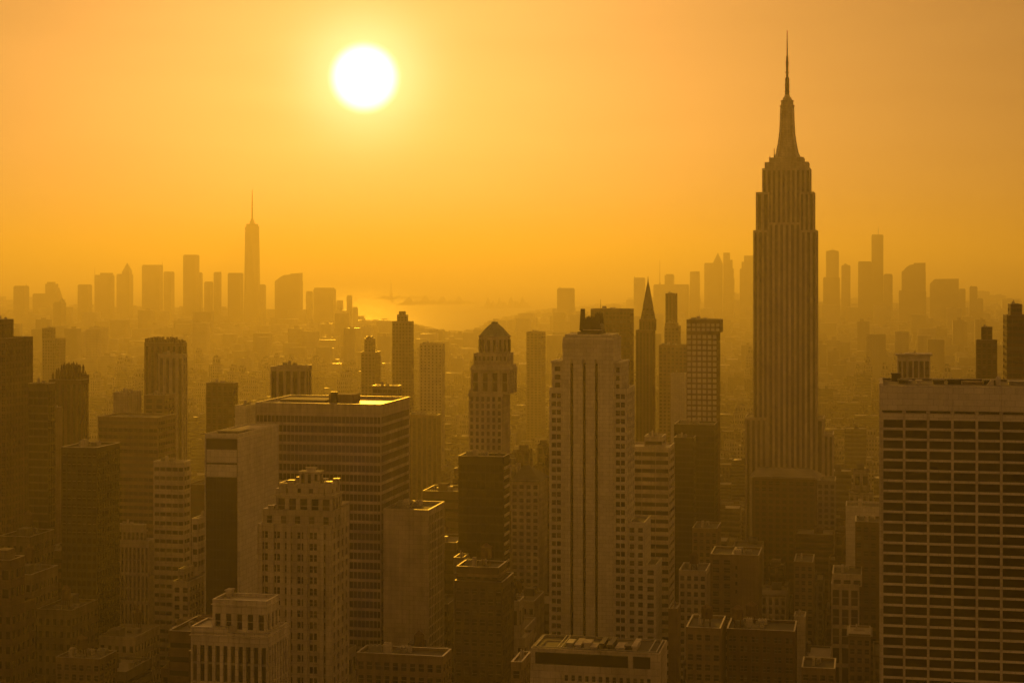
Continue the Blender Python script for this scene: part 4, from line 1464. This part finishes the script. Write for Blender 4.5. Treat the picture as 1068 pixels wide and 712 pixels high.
far('skyscraper', 'low far block attached right of the slim water edge tower', 367.6, 373.5, 321, 5400, 'far_stone')
far('skyscraper', 'lone hazy tower in the bay gap between the two skylines', 581, 599.5, 301.5, 4800, 'far_stone', extra=spk(584, 301, 299, 2.5))
far('skyscraper', 'hazy lower base block in front of the lone tower in the bay gap', 577, 590, 327, 4300, 'far_brick')
far('skyscraper', 'far pale block with two corner posts left of the needle crowned tower top', 661, 673, 290.5, 5200, 'far_pale', extra=spk(661.8, 290, 288, 2.2))
far('skyscraper', 'thin far pole tower rising alone right of the needle crowned tower', 687.3, 689.2, 295, 6000, 'far_stone', d=8, extra=spk(688.2, 295, 271, 1.6))
far('skyscraper', 'far wide low block with a rounded hump right of the needle tower', 681.5, 719, 297.5, 5600, 'far_stone', tiers=[(693.5, 703, 287, 6), (695, 702.5, 285.8, 10)])
far('skyscraper', 'far notched block left of the peaked cluster on the right skyline', 719.5, 730, 284, 5800, 'far_stone', extra=outline([(720, 290), (720, 284.5), (723, 284), (725, 282.8), (729.8, 282.8), (729.8, 290)], 'far_stone'))
far('skyscraper', 'far broad tower with a sharp roof peak on the right skyline', 734.5, 754, 275, 5900, 'far_stone', extra=pyr(743.5, 754, 749, 275, 263.5))
far('skyscraper', 'far tower with sloping stepped shoulders beside the sharp roof peak', 754.3, 766, 290, 5850, 'far_stone', tiers=[(754.4, 761.2, 263.5, 3), (754.4, 764.2, 271, 2), (754.4, 765.4, 280, 1)])
far('skyscraper', 'far stepped tower just left of the spire skyscraper', 771.5, 790, 281, 5800, 'far_stone', tiers=[(773.5, 790, 273, 3), (776.2, 790, 266.5, 6)])
far('skyscraper', 'far pointed roof tower just right of the spire skyscraper', 861.5, 875, 262.5, 5700, 'far_stone', extra=both(outline([(863, 265), (863, 262), (866, 260.8), (870, 260.6), (874.5, 262), (874.5, 265)], 'far_stone'), spk(868, 261, 258.5, 1.5)))
far('skyscraper', 'far wide base under the pointed roof tower right of the spire skyscraper', 858.5, 876, 290, 5400, 'far_brick')
far('skyscraper', 'far small tower with a peaked cap, second right of the spire skyscraper', 877.5, 887, 277.5, 5800, 'far_stone', extra=pyr(878.5, 886.5, 881.5, 277.5, 274.5))
far('skyscraper', 'far square block attached left of the tallest tower on the right skyline', 895, 909, 273.5, 5500, 'far_glass')
far('skyscraper', 'tallest flat topped tower of the right skyline with a hairline mast', 909, 921.3, 245.5, 5600, 'far_glass', extra=spk(916, 245, 236, 1.3))
far('skyscraper', 'far round shouldered block right of the tallest right skyline tower', 921.5, 931, 287, 5550, 'far_stone', tiers=[(923, 930, 285.6, 5)])
far('skyscraper', 'far tower with a slanted left roof on the right skyline', 940.5, 965.5, 283.5, 5600, 'far_glass', extra=outline([(940.8, 300), (940.8, 284), (945, 279), (949, 276.3), (953, 275.6), (953.5, 274.2), (965.3, 274), (965.3, 300)], 'far_glass'))
far('skyscraper', 'far low base under the slanted roof tower', 937.5, 966, 304, 5300, 'far_brick')
far('skyscraper', 'far wide block with a chamfered left corner on the right skyline', 970, 1000, 296, 5700, 'far_stone', extra=outline([(970.2, 300), (971, 295), (975, 291), (1000, 290.6), (1000, 300)], 'far_stone'))
far('skyscraper', 'far low step right of the chamfered corner block', 1000.3, 1007, 302, 5650, 'far_stone')
far('skyscraper', 'slim far tower with a split top, last on the right skyline', 1011.5, 1019.5, 299.5, 5500, 'far_stone', extra=spk(1013, 299, 297.5, 2))
far('skyscraper', 'low far block attached right of the slim split top tower', 1019.6, 1025.5, 312, 5500, 'far_stone')

# statue on its islet in the bay: a robed figure with a raised arm on a stone pedestal
sx, sy = ground_at(408, 312.6)
root = bpy.data.objects.new('statue_monument', None); COL.objects.link(root)
root.location = (sx, sy, 0)
tag(root, 'distant statue with one raised arm on a pedestal, standing on the islet in the bay', 'statue')
k = sy / FPX
m = MB()
m.frustum((-4 * k, 4 * k, -4 * k, 4 * k), 0, (-3.2 * k, 3.2 * k, -3.2 * k, 3.2 * k), 2.2 * k)
m.frustum((-1.7 * k, 1.7 * k, -1.7 * k, 1.7 * k), 2.2 * k, (-1.2 * k, 1.2 * k, -1.2 * k, 1.2 * k), 10 * k)
m.build('pedestal', 'limestone', root)
m = MB()
m.lathe(0, 0, [(1.15 * k, 10 * k), (1.0 * k, 12 * k), (.8 * k, 15 * k), (.75 * k, 16.4 * k), (.3 * k, 17 * k), (.36 * k, 17.6 * k), (.42 * k, 18 * k), (.2 * k, 18.6 * k)], 10)
m.bar((-.5 * k, 0, 16.2 * k), (-.95 * k, 0, 20.2 * k), .22 * k)
m.lathe(-.98 * k, 0, [(.3 * k, 20.1 * k), (.34 * k, 20.5 * k), (.05 * k, 21.6 * k)], 8)
m.bar((.5 * k, 0, 16 * k), (.7 * k, -.3 * k, 13.6 * k), .25 * k)
m.build('figure', 'copper', root)

# ------------------------------------------------------------------ the city floor between and behind the towers
class Proto:
    """a mid-rise of the city floor: glazing core, wall grid, roof, tank or bulkhead, as shared meshes"""

    def __init__(s, w, d, h, wall, seed, kind):
        rng = random.Random(seed)
        s.w, s.d, s.h, s.wall = w, d, h, wall
        g, m, r, t = MB(), MB(), MB(), MB()
        fh = rng.choice([3.6, 3.9, 4.3])
        tiers = [(-w / 2, w / 2, -d / 2, d / 2, 0, h)]
        if kind == 'stepped':
            tiers = [(-w / 2, w / 2, -d / 2, d / 2, 0, h * .66), (-w * .38, w * .38, -d * .36, d * .36, h * .66, h * .88), (-w * .24, w * .24, -d * .22, d * .22, h * .88, h)]
        bw = rng.uniform(2.8, 4.4)
        for (x0, x1, y0, y1, z0, z1) in tiers:
            e = .35
            if kind == 'blank':
                m.box(x0, x1, y0, y1, z0, z1)
            else:
                g.box(x0 + e, x1 - e, y0 + e, y1 - e, z0, z1 - .5)
                nf = max(1, int((z1 - z0 - 2) / fh))
                f = (z1 - z0 - 2) / nf
                sp = .62 if kind == 'band' else .5
                for j in range(nf + 1):
                    za = z0 + j * f
                    zb = za + f * sp if j < nf else z1
                    o = .06 if kind != 'band' else 0
                    m.box(x0 + o, x1 - o, y0 + o, y1 - o, za, zb)
                if kind != 'band':
                    nb = max(2, int((x1 - x0) / bw))
                    pw = bw * .26
                    for i in range(nb + 1):
                        x = x0 + (x1 - x0) * i / nb
                        a, b = max(x0, x - pw), min(x1, x + pw)
                        m.box(a, b, y0, y0 + .5, z0, z1); m.box(a, b, y1 - .5, y1, z0, z1)
                    nb = max(2, int((y1 - y0) / bw))
                    for i in range(1, nb):
                        y = y0 + (y1 - y0) * i / nb
                        m.box(x0, x0 + .5, y - pw, y + pw, z0, z1); m.box(x1 - .5, x1, y - pw, y + pw, z0, z1)
            for q in ((x0, x1, y0, y0 + .4), (x0, x1, y1 - .4, y1), (x0, x0 + .4, y0 + .4, y1 - .4), (x1 - .4, x1, y0 + .4, y1 - .4)):
                m.box(*q, z1, z1 + 1.0)
            r.box(x0 + .45, x1 - .45, y0 + .45, y1 - .45, z1 - .2, z1 + .12)
        x0, x1, y0, y1, z0, z1 = tiers[-1]
        bx, by = rng.uniform(x0 + 4, x1 - 4), rng.uniform(y0 + 4, y1 - 4)
        t.box(bx - 2.6, bx + 2.6, by - 3.2, by + 3.2, z1, z1 + rng.uniform(2.6, 4.6))
        s.roofname = 'roof_bulkhead'
        s.me = [('window_rows', g.mesh('window_rows', 'window_glass') if g.v else None), ('wall', m.mesh('wall', wall)),
                ('roof', r.mesh('roof', rng.choice(['tar_roof', 'gravel_roof', 'gravel_roof', 'pale_roof', 'pale_roof']))), ('roof_bulkhead', t.mesh('roof_bulkhead', rng.choice(['city_tan', 'city_grey', 'city_brown'])))]
        if kind in ('loft', 'stepped') and rng.random() < .7:
            k = MB()
            r_ = 1.9
            x, y = -bx * .6, -by * .6
            x, y = min(max(x, x0 + 3), x1 - 3), min(max(y, y0 + 3), y1 - 3)
            for i in range(4):
                a = math.pi / 4 + i * math.pi / 2
                k.bar((x + r_ * .8 * math.cos(a), y + r_ * .8 * math.sin(a), z1), (x + r_ * .7 * math.cos(a), y + r_ * .7 * math.sin(a), z1 + 3.2), .15)
            k.lathe(x, y, [(r_, z1 + 3.1), (r_, z1 + 6.6), (.1, z1 + 8)], 10)
            s.me.append(('water_tank', k.mesh('water_tank', 'wood_tank')))
        for i in range(3):
            k = MB()
            w_, d_ = rng.uniform(1.2, 3.2), rng.uniform(1.2, 3.6)
            x, y = rng.uniform(x0 + 1, x1 - 1 - w_), rng.uniform(y0 + 1, y1 - 1 - d_)
            k.box(x, x + w_, y, y + d_, z1, z1 + rng.uniform(.8, 2.2))
            s.me.append(('cooling_unit', k.mesh('cooling_unit', rng.choice(['glint_metal', 'steel', 'grey_concrete', 'dark_metal']))))
        k = MB()  # strips added on the parapet for a bright sunlit edge
        for q in ((x0, x1, y0, y0 + .55), (x0, x1, y1 - .55, y1), (x0, x0 + .55, y0 + .55, y1 - .55), (x1 - .55, x1, y0 + .55, y1 - .55)):
            k.box(*q, z1 + 1.0, z1 + 1.1)
        s.me.append(('coping', k.mesh('coping', 'glint_metal')))
        s.n = 0


PROTOS = []
rng = random.Random(21)
WALLS = ['city_tan', 'city_brown', 'city_pale', 'city_grey']
for i, (w, d, h, kind) in enumerate([(18, 26, 24, 'loft'), (22, 28, 30, 'loft'), (26, 27, 36, 'loft'), (16, 27, 20, 'loft'), (30, 28, 46, 'loft'), (24, 28, 42, 'band'), (34, 28, 52, 'band'), (28, 28, 62, 'stepped'),
                                     (36, 29, 78, 'stepped'), (20, 26, 58, 'loft'), (18, 20, 28, 'blank'), (24, 26, 70, 'band'), (40, 29, 34, 'loft'), (22, 24, 88, 'stepped'), (26, 28, 26, 'loft'), (20, 27, 33, 'loft'), (14, 20, 44, 'loft'), (15, 24, 60, 'loft'), (17, 26, 76, 'loft'), (22, 27, 92, 'band'), (19, 26, 104, 'stepped'), (16, 24, 90, 'loft')]):
    PROTOS.append(Proto(w, d, h, WALLS[(i * 7 + i // 4) % 4], 40 + i, kind))

LABELS = {'loft': ('loft_building', 'plain mid-rise block of windowed masonry among the crowded rooftops of the city floor'),
          'band': ('slab_block', 'mid-rise slab with level window bands among the crowded rooftops of the city floor'),
          'stepped': ('setback_block', 'stepped mid-rise block narrowing upward among the crowded rooftops of the city floor'),
          'blank': ('windowless_block', 'bare windowless block among the crowded rooftops of the city floor')}
KIND = ['loft'] * 5 + ['band'] * 2 + ['stepped'] * 2 + ['loft', 'blank', 'band', 'loft', 'stepped', 'loft', 'loft', 'loft', 'loft', 'loft', 'band', 'stepped', 'loft']

lots = []
rng = random.Random(77)
uv_heroes = HEROES


def allowed(u0, u1, v0, v1, h):
    """keep clear of the towers and of what the photograph shows of them"""
    X, Y = from_uv((u0 + u1) / 2, v0)
    if Y < 480: return None
    pts_ = [from_uv(u, v) for u in (u0, u1) for v in (v0, v1)]
    xs_ = [CX + x / y * FPX for x, y in pts_]
    xa, xb = min(xs_), max(xs_)
    if xb < -25 or xa > 1093: return None
    yn = min(p[1] for p in pts_)
    top = HY + (CAMZ - h - 9) / yn * FPX
    if top > 716: return None
    for (a, b, c, d, hx0, hx1, hy0, hy1, hY) in uv_heroes:
        if u0 < b + 1 and u1 > a - 1 and v0 < d + 1 and v1 > c - 1:
            return None
        if hY > Y and xb > hx0 - 1 and xa < hx1 + 1 and top < hy1 - 2:
            return None
    lim = 352 if Y > 2500 else (375 if Y > 1800 else 405)
    if Y > 4200: lim = 338
    if top < lim: return None
    return xa, xb, top, Y


def pick(Y, X):
    r = rng.random()
    f = math.sin(X * .004 + 1.3) * math.sin(Y * .0017 + .4)
    if Y < 1150:
        c = [4, 6, 7, 8, 9, 11, 13, 1, 2, 12, 10]
    elif r < .12 + .12 * f:
        c = [7, 8, 13, 11, 9, 6]
    else:
        c = [0, 1, 2, 3, 4, 5, 10, 12, 14, 15, 0, 1, 15]
    return rng.choice(c)


for (u0, u1, v0, v1) in blocks:
    half = (v1 - v0) / 2
    for row in (0, 1):
        u = u0 + 1
        while u < u1 - 14:
            X, Y = from_uv(u, v0)
            for _ in range(7):
                i = pick(Y, X)
                p = PROTOS[i]
                if u + p.w > u1 + .5: continue
                s = rng.uniform(.75, 1.3)
                if Y < 1250:
                    h_ = CAMZ - (rng.choice([rng.uniform(470, 600), rng.uniform(560, 712)]) - HY) * Y / FPX
                    if h_ < 14: h_ = rng.uniform(14, 40)
                    c = [j for j in range(len(PROTOS)) if .65 < h_ / PROTOS[j].h < 1.5 and PROTOS[j].w < 31]
                    if not c: continue
                    i = rng.choice(c)
                    p = PROTOS[i]
                    if u + p.w > u1 + .5: continue
                    s = h_ / p.h
                va = v0 + row * half + .5
                r = allowed(u, u + p.w, va, va + p.d, p.h * s)
                if r:
                    lots.append((u + p.w / 2, va + p.d / 2, s, i, (r[1] - r[0]) * min(60, 716 - r[2]) , r[3], r[2]))
                    break
            u += (PROTOS[i].w if r else 18) + rng.choice([0.3, 0.3, 2.5])
lots.sort(key=lambda q: -q[4] * (1.0 if q[5] < 1500 else .5))
NT = 215
for (u, v, s, i, a, Y, top) in lots[:NT]:
    p = PROTOS[i]
    nm, lb = LABELS[KIND[i]]
    o = bpy.data.objects.new(nm, None)
    COL.objects.link(o)
    X, Yc = from_uv(u, v)
    o.location = (X, Yc, 0)
    o.rotation_euler = (0, 0, -ROT + (math.pi if rng.random() < .5 else 0))
    o.scale = (1, 1, s)
    tag(o, lb, 'building', 'mid-rise buildings of the city floor, ' + KIND[i])
    for nm2, me in p.me:
        if me is None: continue
        c = bpy.data.objects.new(nm2, me)
        COL.objects.link(c)
        c.parent = o
        if nm2 == 'window_rows': c['kind'] = 'stuff'

# everything smaller than those reads as one carpet of roofs: one mesh
verts, faces_n, mats_ = [], 0, []
AV, AF, AM = [], [], []
off = 0
cell = {}
MI = {'window_glass': 0}
CM = ['window_glass'] + WALLS + ['tar_roof', 'gravel_roof', 'pale_roof']
for pi, p in enumerate(PROTOS):
    V, Fq, Mq = [], [], []
    k = 0
    for (nm2, me) in p.me[:4]:
        if me is None: continue
        n = len(me.vertices)
        co = np.empty(n * 3); me.vertices.foreach_get('co', co)
        fi = np.empty(len(me.polygons) * 4, dtype=np.int64); me.polygons.foreach_get('vertices', fi)
        V.append(co.reshape(-1, 3)); Fq.append(fi.reshape(-1, 4) + k)
        Mq.append(np.full(len(me.polygons), CM.index(me.materials[0].name)))
        k += n
    cell[pi] = (np.concatenate(V), np.concatenate(Fq), np.concatenate(Mq))


def boxes_arrays(u, v, w, d, h):
    x0, x1, y0, y1 = u - w / 2, u + w / 2, v - d / 2, v + d / 2
    V = np.array([(x0, y0, 0), (x1, y0, 0), (x1, y1, 0), (x0, y1, 0), (x0, y0, h), (x1, y0, h), (x1, y1, h), (x0, y1, h)])
    Fq = np.array([(4, 5, 6, 7), (0, 1, 5, 4), (1, 2, 6, 5), (2, 3, 7, 6), (3, 0, 4, 7)])
    return V, Fq


for (u, v, s, i, a, Y, top) in lots[NT:]:
    V, Fq, Mq = cell[i]
    V = V * np.array([1, 1, s]) + np.array([u, v, 0])
    AV.append(V); AF.append(Fq + off); AM.append(Mq); off += len(V)


def stuff_mesh(name, AV, AF, AM, mats):
    V, Fq, Mq = np.concatenate(AV), np.concatenate(AF), np.concatenate(AM)
    me = bpy.data.meshes.new(name)
    me.vertices.add(len(V)); me.vertices.foreach_set('co', V.ravel())
    me.loops.add(Fq.size); me.loops.foreach_set('vertex_index', Fq.ravel().astype(np.int32))
    me.polygons.add(len(Fq)); me.polygons.foreach_set('loop_start', np.arange(0, Fq.size, 4, dtype=np.int32))
    for m_ in mats: me.materials.append(MATS[m_])
    me.polygons.foreach_set('material_index', Mq.astype(np.int32))
    me.update(calc_edges=True)
    o = bpy.data.objects.new(name, me); COL.objects.link(o)
    o.rotation_euler = (0, 0, -ROT)
    return tag(o, kind='stuff')


stuff_mesh('rooftops', AV, AF, AM, CM)

# beyond three kilometres: tightly packed blocks out to the shore
AV, AF, AM, off = [], [], [], 0
nrg = np.random.default_rng(5)
FM = ['far_stone', 'far_brick', 'far_pale', 'far_glass', 'tar_roof', 'gravel_roof', 'pale_roof']
shore_x = [q[0] for q in shore]; shore_y = [q[1] for q in shore]
v = 3530.0
while v < 13000:
    step = 42 + (v - 3530) * .012
    half = v * .36 + 250
    u = -half - v * .05 - v * .21
    while u < half:
        w = step * nrg.uniform(.45, .95)
        X, Y = from_uv(u, v)
        px = CX + X / Y * FPX
        py = HY + CAMZ / Y * FPX
        sy_ = np.interp(px, shore_x, shore_y)
        if -30 < px < 1100 and py > sy_ + .6:
            h = nrg.gamma(3.2, 8.0) + 6
            cl = math.sin(X * .0021 + 2) * math.sin(Y * .0013 + X * .0005)
            if nrg.random() < .05 + .10 * max(0, cl): h *= 2.6
            h = min(h, 130)
            topy = HY + (CAMZ - h) / Y * FPX
            lim = sy_ - (2 if 372 < px < 660 else 14)
            if topy < lim: h = max(8, CAMZ - (lim - HY) * Y / FPX)
            d = step * nrg.uniform(.5, .9)
            V, Fq = boxes_arrays(u, v, w, d, h)
            AV.append(V); AF.append(Fq + off)
            AM.append(np.array([nrg.integers(4, 7)] + [nrg.choice([0, 0, 1, 1, 2, 3])] * 4)); off += 8
            if nrg.random() < .5:
                V, Fq = boxes_arrays(u + nrg.uniform(-.2, .2) * w, v, w * .3, d * .3, h + nrg.uniform(3, 9))
                AV.append(V); AF.append(Fq + off); AM.append(np.array([5, 1, 1, 1, 1])); off += 8
        u += w + nrg.choice([2, 2, 14]) * step / 42
    v += step
stuff_mesh('distant_rooftops', AV, AF, AM, FM)
